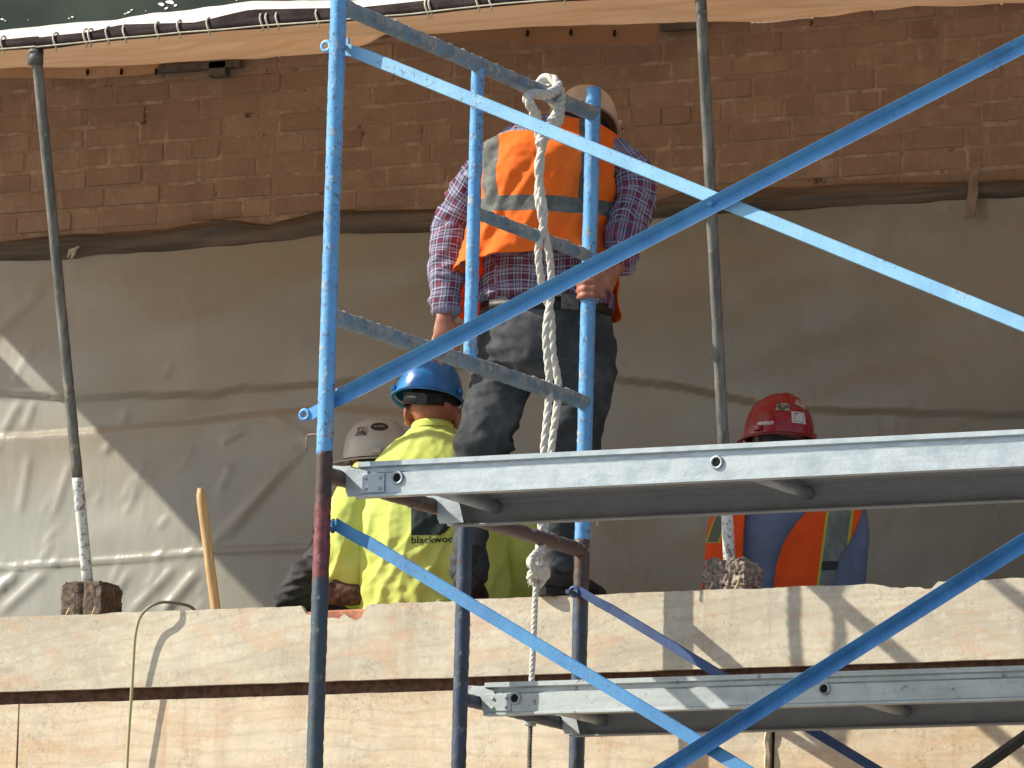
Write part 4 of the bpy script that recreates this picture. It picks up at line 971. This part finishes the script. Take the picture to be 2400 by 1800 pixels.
fs_arm = folds(.0085, [(12, 9, 26, 1.0), (-38, 7, 22, .8)], 3)
sh1 = remesh(g, 'plaid_shirt', shirtm.m, P1, .006, 3, disp=fs_arm, attrs={'bu': lambda p: uvf(p)[0]+.016*noise.noise(p*9), 'bv': lambda p: uvf(p)[1]+.014*noise.noise(p*8+Vector((3, 3, 3)))})
# jeans
jm = Mat('black_jeans', rough=.85, spec=.25)
jc = jm.mix(jm.ramp(jm.noise(6, 6, .65), .42, .72), (.036, .040, .044), (.105, .108, .112)); jc = jm.mix(jm.math('MULTIPLY', jm.ramp(jm.noise(26, 7, .8, loc=(2, 0, 5)), .58, .74), .55), jc, (.16, .15, .14))
px_, pz_ = jm.attr('px'), jm.attr('py')
def rect_edge(m, x0, x1, y0, y1, w_):
    def inside(s_, a, b): return m.math('MULTIPLY', m.ramp(s_, a-1, a+1), m.ramp(s_, b-1, b+1, 1, 0))
    o = m.math('MULTIPLY', inside(px_, x0, x1), inside(pz_, y0, y1)); i = m.math('MULTIPLY', inside(px_, x0+w_, x1-w_), inside(pz_, y0+w_, y1-w_)); return m.math('SUBTRACT', o, i)
seam = m_ = None
for (a, b, c0, d) in ((1075, 1150, 690, 775), (1218, 1290, 690, 775)):
    e_ = rect_edge(jm, a, b, c0, d, 3); seam = e_ if seam is None else jm.math('MAXIMUM', seam, e_)
jc = jm.mix(jm.math('MULTIPLY', seam, .0), jc, (.13, .11, .09)); jm.color(jc); jm.bump(jm.noise(220, 3), .35, .001)
g = MB()
loft(g, [(PF(1180, 655, d0-.05), .196, .140), (PF(1181, 690, d0-.05), .206, .150), (PF(1180, 740, d0-.06), .212, .158), (PF(1178, 785, d0-.06), .195, .145), (PF(1172, 808, d0-.05), .14, .11)])
for lg in (legL, legR): loft(g, [T3(a) for a in lg], n=22)
def jx(p):
    z = p.z; k = 1.0
    for zc, w_, a in ((PF(1040, 962, d0).z, .06, 2.4), (PF(1060, 890, d0).z, .05, .6), (PF(1170, 800, d0).z, .05, .8), (ZT+.10, .08, 1.2)): k += a*math.exp(-((z-zc)/w_)**2)
    return k*.8
def scr(p):
    v = CM @ (np.array(p)-np.array([0, 0, CZ])); return ((v[0]/v[2]*F_PX+1200)/KP, (900-v[1]/v[2]*F_PX)/KP)
jeans = remesh(g, 'jeans', jm.m, P1, .006, 3, disp=folds(.0046, [(12, 4, 22, 1.0), (-36, 4, 15, .9), (40, 5, 12, .6)], 9, jx), attrs={'px': lambda p: scr(p)[0] if (p-PF(1180, 740, d0)).dot(FW) < 0 else -99, 'py': lambda p: scr(p)[1]})
# belt and phone
g = MB(); n = 48; vs = []
for dz in (0, .034):
    for k in range(n):
        a = 2*math.pi*k/n; c_ = PF(1180, 684-dz*PXM, d0-.052); vs.append(c_+LAT*.209*math.cos(a)+FW*.156*math.sin(a))
g.add(vs, [[k, (k+1) % n, n+(k+1) % n, n+k] for k in range(n)], 0, True); g.build('belt', simple('black_belt', (.015, .014, .013), .5), P1, solid=.004)
g = MB(); c_ = PF(1232, 652, d0-.215); 
bm = bmesh.new(); bmesh.ops.create_cube(bm, size=1); bmesh.ops.bevel(bm, geom=bm.edges[:], offset=.12, segments=2, profile=.5, affect='EDGES')
for v in bm.verts: v.co = c_+LAT*v.co.x*.058+FW*v.co.y*.022+UP*v.co.z*.05
g.bm(bm); g.build('belt_pouch', simple('grey_pouch', (.10, .10, .095), .5, .4, 60), P1)
# vest
vm = Mat('orange_safety_vest', rough=.75, spec=.25); vx, vy, vb = vm.attr('vx'), vm.attr('vy'), vm.attr('back')
def inside(m, s_, a, b, e=1.2): return m.math('MULTIPLY', m.ramp(s_, a-e, a+e), m.ramp(s_, b-e, b+e, 1, 0))
vc = vm.mix(vm.ramp(vm.noise(8, 5), .3, .7), (1.0, .215, .028), (1.0, .18, .018))
band = inside(vm, vy, 446, 480)
st1 = vm.math('MULTIPLY', inside(vm, vx, 1050, 1080), vm.ramp(vy, 446, 448, 1, 0)); st2 = vm.math('MULTIPLY', inside(vm, vx, 1250, 1284), vm.ramp(vy, 446, 448, 1, 0))
tape = vm.math('MAXIMUM', band, vm.math('MAXIMUM', st1, st2))
tc_ = vm.mix(vm.ramp(vm.noise(20, 6, .7), .35, .7), (.12, .125, .115), (.25, .25, .235))
vc = vm.mix(tape, vc, tc_); vc = vm.mix(vm.math('MULTIPLY', inside(vm, vy, 515, 521), 0.0), vc, (.5, .1, .01)); vm.color(vc); vm.bump(tape, .25, .002); vm.bump(vm.noise(300, 2), .3, .001)
tl = vm.n('ShaderNodeBsdfTranslucent'); vm.L(vc, tl.inputs[0]); mx = vm.n('ShaderNodeMixShader'); mx.inputs[0].default_value = .25
vm.L(vm.b.outputs[0], mx.inputs[1]); vm.L(tl.outputs[0], mx.inputs[2]); vm.L(mx.outputs[0], vm.N['Material Output'].inputs[0])
vr = [(1158, 588, 172, .205), (1163, 545, 160, .195), (1170, 480, 151, .180), (1180, 400, 147, .172), (1190, 345, 151, .160), (1195, 320, 153, .140), (1210, 299, 132, .122), (1226, 280, 88, .104), (1238, 268, 52, .088)]
NU, NV = 150, 96; vs = []; ax_, ay_, ab_ = [], [], []
cs = spline([Vector((a[0], a[1], 0)) for a in vr], 12); ws = spline([Vector((a[2], a[3], 0)) for a in vr], 12)
vfold = folds(.014, [(64, 1.3, 20, .9), (54, 1.2, 11, 1.0), (-20, 3, 9, .15)], 21)
for j in range(NV+1):
    t = j/NV*(len(cs)-1); i0 = min(int(t), len(cs)-2); fr_ = t-i0; c_ = cs[i0].lerp(cs[i0+1], fr_); w_ = ws[i0].lerp(ws[i0+1], fr_)
    for i in range(NU):
        a = 2*math.pi*i/NU                             # 0 = right, 90deg = back (camera)
        bk = math.sin(a); hem_ = (1-j/NV)**3
        yy = c_.y+hem_*(smooth01((.25-bk)/.5)*95-max(0, bk)**2*(16+14*math.exp(-((c_.x+w_.x*math.cos(a)-1195)/40)**2)))
        ca = math.copysign(abs(math.cos(a))**.8, math.cos(a)); sa = math.copysign(abs(math.sin(a))**.9, math.sin(a))
        p = PF(c_.x, yy, d0-.085)+LAT*ca*w_.x/PXM-FW*sa*w_.y
        nn = (LAT*math.cos(a)-FW*math.sin(a)).normalized(); amp = smooth01((yy-285)/60)
        p = p+nn*(vfold(p)*amp+.004); vs.append(p); ax_.append(c_.x+w_.x*ca if bk > -.1 else -99); ay_.append(yy); ab_.append(bk)
fs = []
for j in range(NV):
    for i in range(NU):
        a = math.degrees(2*math.pi*(i+.5)/NU); yy = ay_[j*NU+i]
        dd = min(abs(a-0), abs(a-360), abs(a-180)); hole = 292 < yy < 440 and dd < 30*math.sqrt(max(0, 1-((yy-366)/74)**2))
        front = abs(a-270) < 5+14*smooth01((330-yy)/60)
        if not hole and not front: fs.append([j*NU+i, j*NU+(i+1) % NU, (j+1)*NU+(i+1) % NU, (j+1)*NU+i])
g = MB(); g.add(vs, fs, 0, True); ve = g.build('safety_vest', vm.m, P1, fix=False, solid=.003)
for nme, data in (('vx', ax_), ('vy', ay_), ('back', ab_)):
    at = ve.data.attributes.new(nme, 'FLOAT', 'POINT'); at.data.foreach_set('value', data)
# hair, hat, boots
g = MB(); ell(g, hc+hM @ Vector((0, -.020, .012)), (.080, .084, .080), hM); g.build('hair', hairm, P1)
hard_hat(P1, hc+hM @ Vector((0, -.004, .045)), hM @ Matrix.Rotation(R(4), 3, 'X'), (.60, .48, .38), ridges=False, wear=.35, dirt=(.33, .25, .19))
boot(P1, Vector(PF(1006, 1258, dL+.0)) if False else Vector((PF(1012, 1200, dL).x, PF(1012, 1200, dL).y, ZT+.127)), (-.35, 1, 0))
boot(P1, Vector((PF(1208, 1200, dR).x, PF(1208, 1200, dR).y, ZT+.127)), (.25, 1, 0))

# ------------------------------------------------------------ generic upper body for the people behind the parapet
def worker(label, px_c, d, torso_, armL_, armR_, headpx, hm_, shirt_mat, shirt_name, hat, fold, trouser=(.05, .05, .06), hands=(None, None), vox=.006, neck=None, hair=True, voxs=.006, long_arms=True):
    b = PF(px_c, 1300, d); b.z = 3.40; P = empty('person', b, label, 'person')
    sc_ = 15536/(d*1.03)/KP                            # px per metre there
    T4 = lambda a: (PF(a[0], a[1], d+a[2]), a[3]/sc_, a[4] if len(a) > 4 else a[3]/sc_)
    hc_ = PF(headpx[0], headpx[1], d+headpx[2]); g = MB()
    loft(g, [(T4(a)[0], T4(a)[1]*.86, T4(a)[2]*.86) for a in torso_])
    nk = PF(torso_[-1][0], torso_[-1][1], d+torso_[-1][2]); loft(g, [(nk-UP*.04, .064, .064), (nk.lerp(hc_, .4), .059, .062), (hc_, .055, .055)], n=18)
    head(g, hc_, hm_)
    low = T4(torso_[0])[0]
    for s_ in (-1, 1):
        hp_ = low+LAT*s_*.09; ft = Vector((low.x, low.y, 3.40))+LAT*s_*.13; limb(g, [hp_+UP*.02, hp_.lerp(ft, .5)+FW*.04, ft+UP*.09], [.085, .055, .04])
    for am in (armL_, armR_): loft(g, [(T4(a)[0], T4(a)[1]*.76, T4(a)[2]*.76) for a in am], n=16)
    for am, hd in zip((armL_, armR_), (-1, 1)):       # relaxed working hands
        w0 = T4(am[-1])[0]; w1 = (w0-T4(am[-2])[0]).normalized(); sd_ = w1.cross(UP); sd_ = sd_.normalized() if sd_.length > .1 else LAT
        loft(g, [(w0, .026, .022), (w0+w1*.035, .032, .019), (w0+w1*.085, .040, .015)], lat=sd_, n=16)
        for q in range(4): b0 = w0+w1*.08+sd_*(-.030+.020*q); finger(g, [b0, b0+w1*.035-UP*.004, b0+w1*.055-UP*.022, b0+w1*.058-UP*.04])
        finger(g, [w0+w1*.03-sd_*hd*.03, w0+w1*.05-sd_*hd*.052, w0+w1*.08-sd_*hd*.055], .011, .009)
    remesh(g, 'body', skin.m, P, vox, 3, disp=lambda p: .0008*noise.noise(p*70)); eyes(hc_, hm_, P)
    if hair:
        g = MB(); ell(g, hc_+hm_ @ Vector((0, -.014, .040)), (.079, .090, .072), hm_); g.build('hair', hairm, P)
    g = MB(); loft(g, [T4(a) for a in torso_])
    for am in (armL_, armR_): loft(g, [T4(a) for a in am], n=20)
    sh = remesh(g, shirt_name, shirt_mat, P, voxs, 3, disp=fold)
    g = MB(); loft(g, [(low+UP*.02, .16, .12), (low-UP*.10, .17, .13)])
    for s_ in (-1, 1):
        hp_ = low+LAT*s_*.09; ft = Vector((low.x, low.y, 3.40))+LAT*s_*.13; limb(g, [hp_-UP*.02, hp_.lerp(ft, .5)+FW*.04, ft+UP*.06], [.10, .075, .06])
    remesh(g, 'trousers', simple('work_trousers', trouser, .9), P, .012, 2)
    for s_ in (-1, 1): boot(P, Vector((low.x, low.y, 3.40+.127))+LAT*s_*.13, FW)
    return P, sh, hc_, T4
# PERSON 2: yellow shirt, blue hat
ym = Mat('neon_yellow_shirt', rough=.8, spec=.2); ym.color(ym.mix(ym.ramp(ym.noise(5, 4), .3, .7), (.68, .76, .20), (.62, .69, .15))); ym.bump(ym.noise(320, 2), .25, .001)
tl = ym.n('ShaderNodeBsdfTranslucent'); tl.inputs[0].default_value = (.6, .7, .07, 1); mx = ym.n('ShaderNodeMixShader'); mx.inputs[0].default_value = .12
ym.L(ym.b.outputs[0], mx.inputs[1]); ym.L(tl.outputs[0], mx.inputs[2]); ym.L(mx.outputs[0], ym.N['Material Output'].inputs[0])
d2 = atY(940, 1200, YP+.42).dot(FW)
def yx(p): return .45+.9*smooth01((PF(900, 1080, d2).z-p.z)/.2)+.8*math.exp(-((p-PF(750, 1230, d2)).length/.12)**2)
torso2 = [(938, 1420, 0, 150, .15), (938, 1330, -.01, 152, .15), (940, 1240, -.02, 156, .15), (938, 1150, -.03, 158, .15), (938, 1070, -.02, 156, .14), (936, 1010, .0, 136, .125), (934, 975, .01, 104, .105), (934, 950, .02, 66, .08), (935, 932, .025, 47, .068)]
aL2 = [(812, 1030, 0, 52), (775, 1080, 0, 52), (752, 1140, .0, 50), (745, 1200, .0, 48), (755, 1250, .04, 44), (790, 1290, .14, 36), (830, 1310, .26, 26)]
aR2 = [(1060, 1030, 0, 50), (1092, 1080, 0, 50), (1112, 1140, .0, 48), (1120, 1200, .0, 46), (1112, 1250, .05, 42), (1085, 1290, .15, 34), (1050, 1310, .27, 26)]
P2, sh2, hc2, T42 = worker('worker in neon yellow shirt and blue hard hat seen from behind at the parapet', 940, d2, torso2, aL2, aR2, (936, 893, .03), rotm(-6, 10, 3), ym.m, 'yellow_shirt', None, folds(.0060, [(62, 6, 17, 1.0), (100, 5, 12, .6), (20, 8, 20, .35)], 5, yx))
hM2 = rotm(-10, 8, 3)
hard_hat(P2, PF(926, 860, d2+.02), hM2, (.03, .21, .55), wear=.42, dirt=(.13, .10, .14), W=.110, L=.132, H=.132)
g = MB(); n = 40; vs = []                             # collar rib
for r_, z_ in ((1.02, -.012), (1.0, .004), (.95, .012), (.90, .002)):
    for k in range(n):
        a = 2*math.pi*k/n; vs.append(T42(torso2[-1])[0]+LAT*.072*r_*math.cos(a)+FW*(.075*r_*math.sin(a))+UP*(z_+.008+.014*max(0, -math.sin(a))))
g.add(vs, [[j*n+k, j*n+(k+1) % n, (j+1)*n+(k+1) % n, (j+1)*n+k] for j in range(3) for k in range(n)], 0, True); g.build('collar', ym.m, sh2)
# print on the back, laid on the cloth
inkm = simple('black_ink', (.012, .02, .018), .6, .2)
def lay_on(verts2d, faces, target, ox, oy, d, name, mat, off=.0025):
    """flat outline (px offsets) pressed against the target cloth along the viewing-forward axis"""
    bv = BVHTree.FromPolygons([v.co+parent_world(target) for v in target.data.vertices], [tuple(p.vertices) for p in target.data.polygons])
    out_ = []
    for x, y in verts2d:
        p = PF(x, y, d-.6); h_ = bv.ray_cast(p, (PF(x, y, d)-p).normalized()); q = h_[0] if h_[0] is not None else PF(x, y, d-.15); out_.append(q-FW*off)
    g = MB(); g.add(out_, faces); return g.build(name, mat, target, fix=False)
fc = bpy.data.curves.new('t', 'FONT'); fc.body = 'blackwood'; fc.size = 1; fc.resolution_u = 3; fc.offset = .012; to = bpy.data.objects.new('t', fc); col.objects.link(to)
dg = bpy.context.evaluated_depsgraph_get(); dg.update(); tmesh = bpy.data.meshes.new_from_object(to.evaluated_get(dg)); bpy.data.objects.remove(to)
bmt = bmesh.new(); bmt.from_mesh(tmesh); bmesh.ops.triangulate(bmt, faces=bmt.faces); bmt.verts.index_update()
w1_ = max(v.co.x for v in bmt.verts); sx = 104/w1_
lay_on([(888+v.co.x*sx, 1174-v.co.x*sx*.035-v.co.y*20.5) for v in bmt.verts], [[v.index for v in f.verts] for f in bmt.faces], sh2, 0, 0, d2, 'printed_name', inkm)
bmt.free()
bm = bmesh.new(); pr = []                             # block letter mark above the name
def arc(cx, cy, r, a0, a1, n=8): return [(cx+r*math.cos(R(a0+(a1-a0)*k/n)), cy+r*math.sin(R(a0+(a1-a0)*k/n))) for k in range(n+1)]
NX, NY = 26, 30; fsl = []; vl = [(888+86*i/NX, 1050+106*j/NY) for j in range(NY+1) for i in range(NX+1)]
def in_b(x, y):
    u, v = x-888, y-1050
    if u < 0 or u > 86: return False
    def lobe(y0, y1, w_): 
        r = (y1-y0)/2
        if not (y0 <= v <= y1): return False
        return u <= w_-r or math.hypot(u-(w_-r), v-(y0+r)) <= r or (u <= w_-6 and False)
    body_ = lobe(0, 56, 76) or lobe(46, 106, 86)
    hole = 18 < u < 46 and 18 < v < 42
    return body_ and not hole
for j in range(NY):
    for i in range(NX):
        if in_b(888+86*(i+.5)/NX, 1050+106*(j+.5)/NY): a = j*(NX+1)+i; fsl.append([a, a+1, a+NX+2, a+NX+1])
used_ = sorted({k for f in fsl for k in f}); mp = {k: i for i, k in enumerate(used_)}
lay_on([vl[k] for k in used_], [[mp[k] for k in f] for f in fsl], sh2, 0, 0, d2, 'printed_mark', inkm)

# PERSON 3: white hat, dark jacket, partly behind person 2
dm = Mat('dark_jacket', rough=.75, spec=.3); dm.color(dm.mix(dm.ramp(dm.noise(12, 5), .3, .7), (.022, .020, .022), (.05, .047, .052))); dm.bump(dm.noise(100, 4), .4, .003)
d3 = atY(810, 1000, YP+.80).dot(FW)
def stick(name, c1, c2, mode):
    m = Mat(name, rough=.5); su, sv = m.attr('su'), m.attr('sv')
    if mode == 'oval':                                 # dark disc, pale bar of tiny lettering
        b_ = m.math('MULTIPLY', inside(m, sv, .42, .58, .03), inside(m, su, .2, .8, .03)); b_ = m.math('MULTIPLY', b_, m.ramp(m.noise(220, 3), .4, .55)); m.color(m.mix(b_, c1, c2))
    elif mode == 'draw':
        e_ = m.math('SUBTRACT', m.math('MULTIPLY', inside(m, su, .12, .88, .03), inside(m, sv, .12, .88, .03)), m.math('MULTIPLY', inside(m, su, .18, .82, .03), inside(m, sv, .18, .82, .03)))
        bl = m.math('MULTIPLY', m.ramp(m.noise(55, 4), .55, .60), inside(m, su, .25, .75, .05)); m.color(m.mix(m.math('MAXIMUM', m.math('MULTIPLY', e_, .6), bl), c1, c2))
    else: m.color(m.mix(m.ramp(m.noise(70, 4, .7), .48, .54), c1, c2))
    return m.m
torso3 = [(800, 1420, 0, 110, .13), (800, 1320, 0, 105, .13), (805, 1230, 0, 105, .13), (808, 1160, 0, 105, .13), (808, 1100, .02, 95, .12), (810, 1055, .05, 65, .09), (814, 1030, .06, 46, .065)]
aL3 = [(735, 1130, 0, 44), (716, 1190, -.02, 42), (690, 1236, -.05, 42), (655, 1264, -.10, 42), (640, 1298, -.08, 40), (680, 1315, .0, 32), (730, 1320, .1, 27)]
aR3 = [(875, 1110, 0, 46), (905, 1170, .0, 44), (915, 1240, .02, 42), (905, 1290, .1, 36), (880, 1310, .18, 28), (860, 1315, .22, 26), (850, 1316, .25, 25)]
P3, sh3, hc3, T43 = worker('worker in scuffed white hard hat and dark jacket mostly hidden behind another', 770, d3, torso3, aL3, aR3, (806, 985, .05), rotm(38, 12, 0), dm.m, 'dark_jacket', None, folds(.0085, [(10, 8, 30, 1.0), (-35, 8, 24, .7)], 8), hair=True)
hard_hat(P3, PF(815, 990, d3+.05), rotm(72, 2, -4), (.50, .45, .39), ridges=False, wear=.42, dirt=(.16, .14, .13), W=.106, L=.116, H=.135, bill=.055,
         stickers=(('sticker', R(246), R(46), .050, .042, stick('round_sticker', (.03, .02, .018), (.35, .28, .2), 'oval'), 'round'), ('sticker', R(284), R(38), .034, .040, stick('square_sticker', (.035, .025, .02), (.3, .24, .2), 'camo'), 'rect')))
# brown glove resting on the coping
g = MB(); c_ = atY(742, 1283, YP+.26); 
loft(g, [(c_+LAT*.07+UP*.0, .030, .026), (c_+LAT*.02, .040, .030), (c_-LAT*.03, .038, .026)], lat=UP, n=16)
for q in range(4): b0 = c_-LAT*.03+UP*(.028-.019*q)-FW*.005; finger(g, [b0, b0-LAT*.025-FW*.012, b0-LAT*.04+FW*.005-UP*.006], .011, .009)
finger(g, [c_+LAT*.02+UP*.03, c_-LAT*.01+UP*.048, c_-LAT*.035+UP*.045], .012, .010)
remesh(g, 'work_glove', simple('brown_leather', (.11, .05, .03), .8, .5, 40, .6), P3, .005, 2, disp=lambda p: .002*noise.noise(p*60))

# PERSON 4: red hat, blue shirt, orange vest
bmz = Mat('blue_shirt', rough=.85, spec=.2); bmz.color(bmz.mix(bmz.ramp(bmz.noise(6, 4), .3, .7), (.165, .205, .31), (.14, .175, .265))); bmz.bump(bmz.noise(200, 3), .3, .001)
d4 = atY(1690, 1150, YP+1.0).dot(FW)
torso4 = [(1705, 1420, 0, 138, .15), (1705, 1320, 0, 142, .15), (1702, 1240, -.01, 145, .15), (1695, 1160, -.02, 152, .15), (1692, 1080, -.01, 148, .14), (1690, 1020, .02, 118, .12), (1688, 985, .03, 70, .09), (1686, 965, .03, 48, .068)]
aL4 = [(1582, 1080, 0, 42), (1572, 1140, 0, 38), (1566, 1200, 0, 36), (1562, 1260, .02, 34), (1565, 1310, .12, 32), (1590, 1330, .2, 26), (1600, 1335, .24, 25)]
aR4 = [(1812, 1080, 0, 50), (1826, 1140, 0, 48), (1826, 1200, 0, 46), (1822, 1260, .02, 44), (1800, 1310, .12, 34), (1780, 1330, .2, 26), (1770, 1335, .24, 25)]
P4, sh4, hc4, T44 = worker('shaded worker in blue shirt, open orange vest and red stickered hard hat', 1695, d4, torso4, aL4, aR4, (1684, 945, .03), rotm(22, 6, 0), bmz.m, 'blue_shirt', None, folds(.004, [(70, 5, 14, 1.0), (15, 6, 16, .5)], 15))
hard_hat(P4, PF(1682, 948, d4+.03), rotm(32, 2, 2), (.34, .012, .02), ridges=True, wear=.50, dirt=(.22, .11, .09), W=.110, L=.130, H=.142,
         stickers=(('sticker', R(212), R(36), .040, .036, stick('camo_patch', (.06, .075, .06), (.35, .33, .18), 'camo'), 'rect', .1), ('sticker', R(184), R(20), .050, .042, stick('white_patch', (.62, .58, .58), (.12, .11, .13), 'draw'), 'rect'),
                   ('sticker', R(168), R(46), .040, .040, stick('faded_patch', (.50, .36, .32), (.40, .22, .2), 'camo'), 'rect', .5), ('sticker', R(242), R(11), .055, .011, stick('white_label', (.65, .6, .58), (.4, .33, .33), 'camo'), 'rect')))
# vest of person 4: two panels leaving the blue back open
v4 = Mat('orange_vest_two_tone', rough=.75, spec=.25); vx, vy = v4.attr('vx'), v4.attr('vy')
oc = v4.mix(v4.ramp(v4.noise(7, 4), .3, .7), (.92, .10, .012), (.80, .08, .01))
def stripe4(m, x0, x1, slope, y0=1180):
    s_ = m.math('ADD', vx, m.math('MULTIPLY', m.math('SUBTRACT', vy, y0), slope)); return inside(m, s_, x0, x1, .8), s_
a1, s_ = stripe4(v4, 1780, 1828, .13); a2, _ = stripe4(v4, 1775, 1834, .13)
oc = v4.mix(a2, oc, (.45, .50, .05)); oc = v4.mix(a1, oc, v4.mix(v4.ramp(v4.noise(30, 5), .35, .7), (.16, .17, .16), (.24, .25, .23)))
a3, _ = stripe4(v4, 1543, 1566, .35, 1130); a3 = v4.math('MULTIPLY', a3, v4.ramp(vy, 1170, 1172, 1, 0)); a4, _ = stripe4(v4, 1539, 1570, .35, 1130); a4 = v4.math('MULTIPLY', a4, v4.ramp(vy, 1172, 1174, 1, 0))
oc = v4.mix(a4, oc, (.40, .45, .06)); oc = v4.mix(a3, oc, (.13, .15, .12))
bk_ = v4.math('MULTIPLY', a1, inside(v4, vy, 1212, 1232, .8)); oc = v4.mix(bk_, oc, (.04, .045, .045)); v4.color(oc); v4.bump(v4.noise(260, 2), .25, .001)
sc4 = 15536/(d4*1.03)/KP
def panel(x_left, x_right, ytop, ybot, name, curl):
    bv = BVHTree.FromPolygons([v.co+parent_world(sh4) for v in sh4.data.vertices], [tuple(p.vertices) for p in sh4.data.polygons]); nu, nv = 44, 60; vs = []; A, B = [], []
    last = None
    for j in range(nv+1):
        y = ytop+(ybot-ytop)*j/nv; xl, xr = x_left(y), x_right(y)
        for i in range(nu+1):
            x = xl+(xr-xl)*i/nu; p = PF(x, y, d4-.8); h_ = bv.ray_cast(p, (PF(x, y, d4)-p).normalized())
            k = h_[0].dot(FW) if h_[0] is not None else d4+.0
            k = min(k, d4+.02); q = PF(x, y, k-.010-.012*(.5+.5*nz((x*.02, y*.01, 4)))-.01*smooth01(abs(i/nu-.5)*2-.6))
            vs.append(q); A.append(x); B.append(y)
    for _ in range(6):                                 # relax depth so the cloth hangs smoothly
        dep = [v.dot(FW) for v in vs]
        for j in range(1, nv):
            for i in range(1, nu):
                k = j*(nu+1)+i; m_ = (dep[k-1]+dep[k+1]+dep[k-nu-1]+dep[k+nu+1])/4; vs[k] = PF(A[k], B[k], min(dep[k], .5*dep[k]+.5*m_))
    g = MB(); g.add(vs, [[j*(nu+1)+i, j*(nu+1)+i+1, (j+1)*(nu+1)+i+1, (j+1)*(nu+1)+i] for j in range(nv) for i in range(nu)], 0, True)
    o = g.build(name, v4.m, P4, fix=False, solid=.004)
    for nme, data in (('vx', A), ('vy', B)):
        at = o.data.attributes.new(nme, 'FLOAT', 'POINT'); at.data.foreach_set('value', data)
L4 = lambda pts: (lambda y: lerp_pts(pts, y))
panel(L4([(1000, 1600), (1060, 1560), (1100, 1538), (1150, 1528), (1210, 1522), (1260, 1518), (1400, 1515)]), L4([(1000, 1660), (1060, 1635), (1100, 1610), (1150, 1606), (1230, 1604), (1400, 1604)]), 1000, 1380, 'vest_panel', 0)
panel(L4([(1000, 1745), (1060, 1770-10), (1095, 1752), (1130, 1720), (1170, 1694), (1220, 1677), (1260, 1672), (1400, 1672)]), L4([(1000, 1800), (1060, 1840), (1105, 1862), (1135, 1852), (1170, 1835), (1200, 1815), (1260, 1800), (1400, 1795)]), 1000, 1380, 'vest_panel', 0)
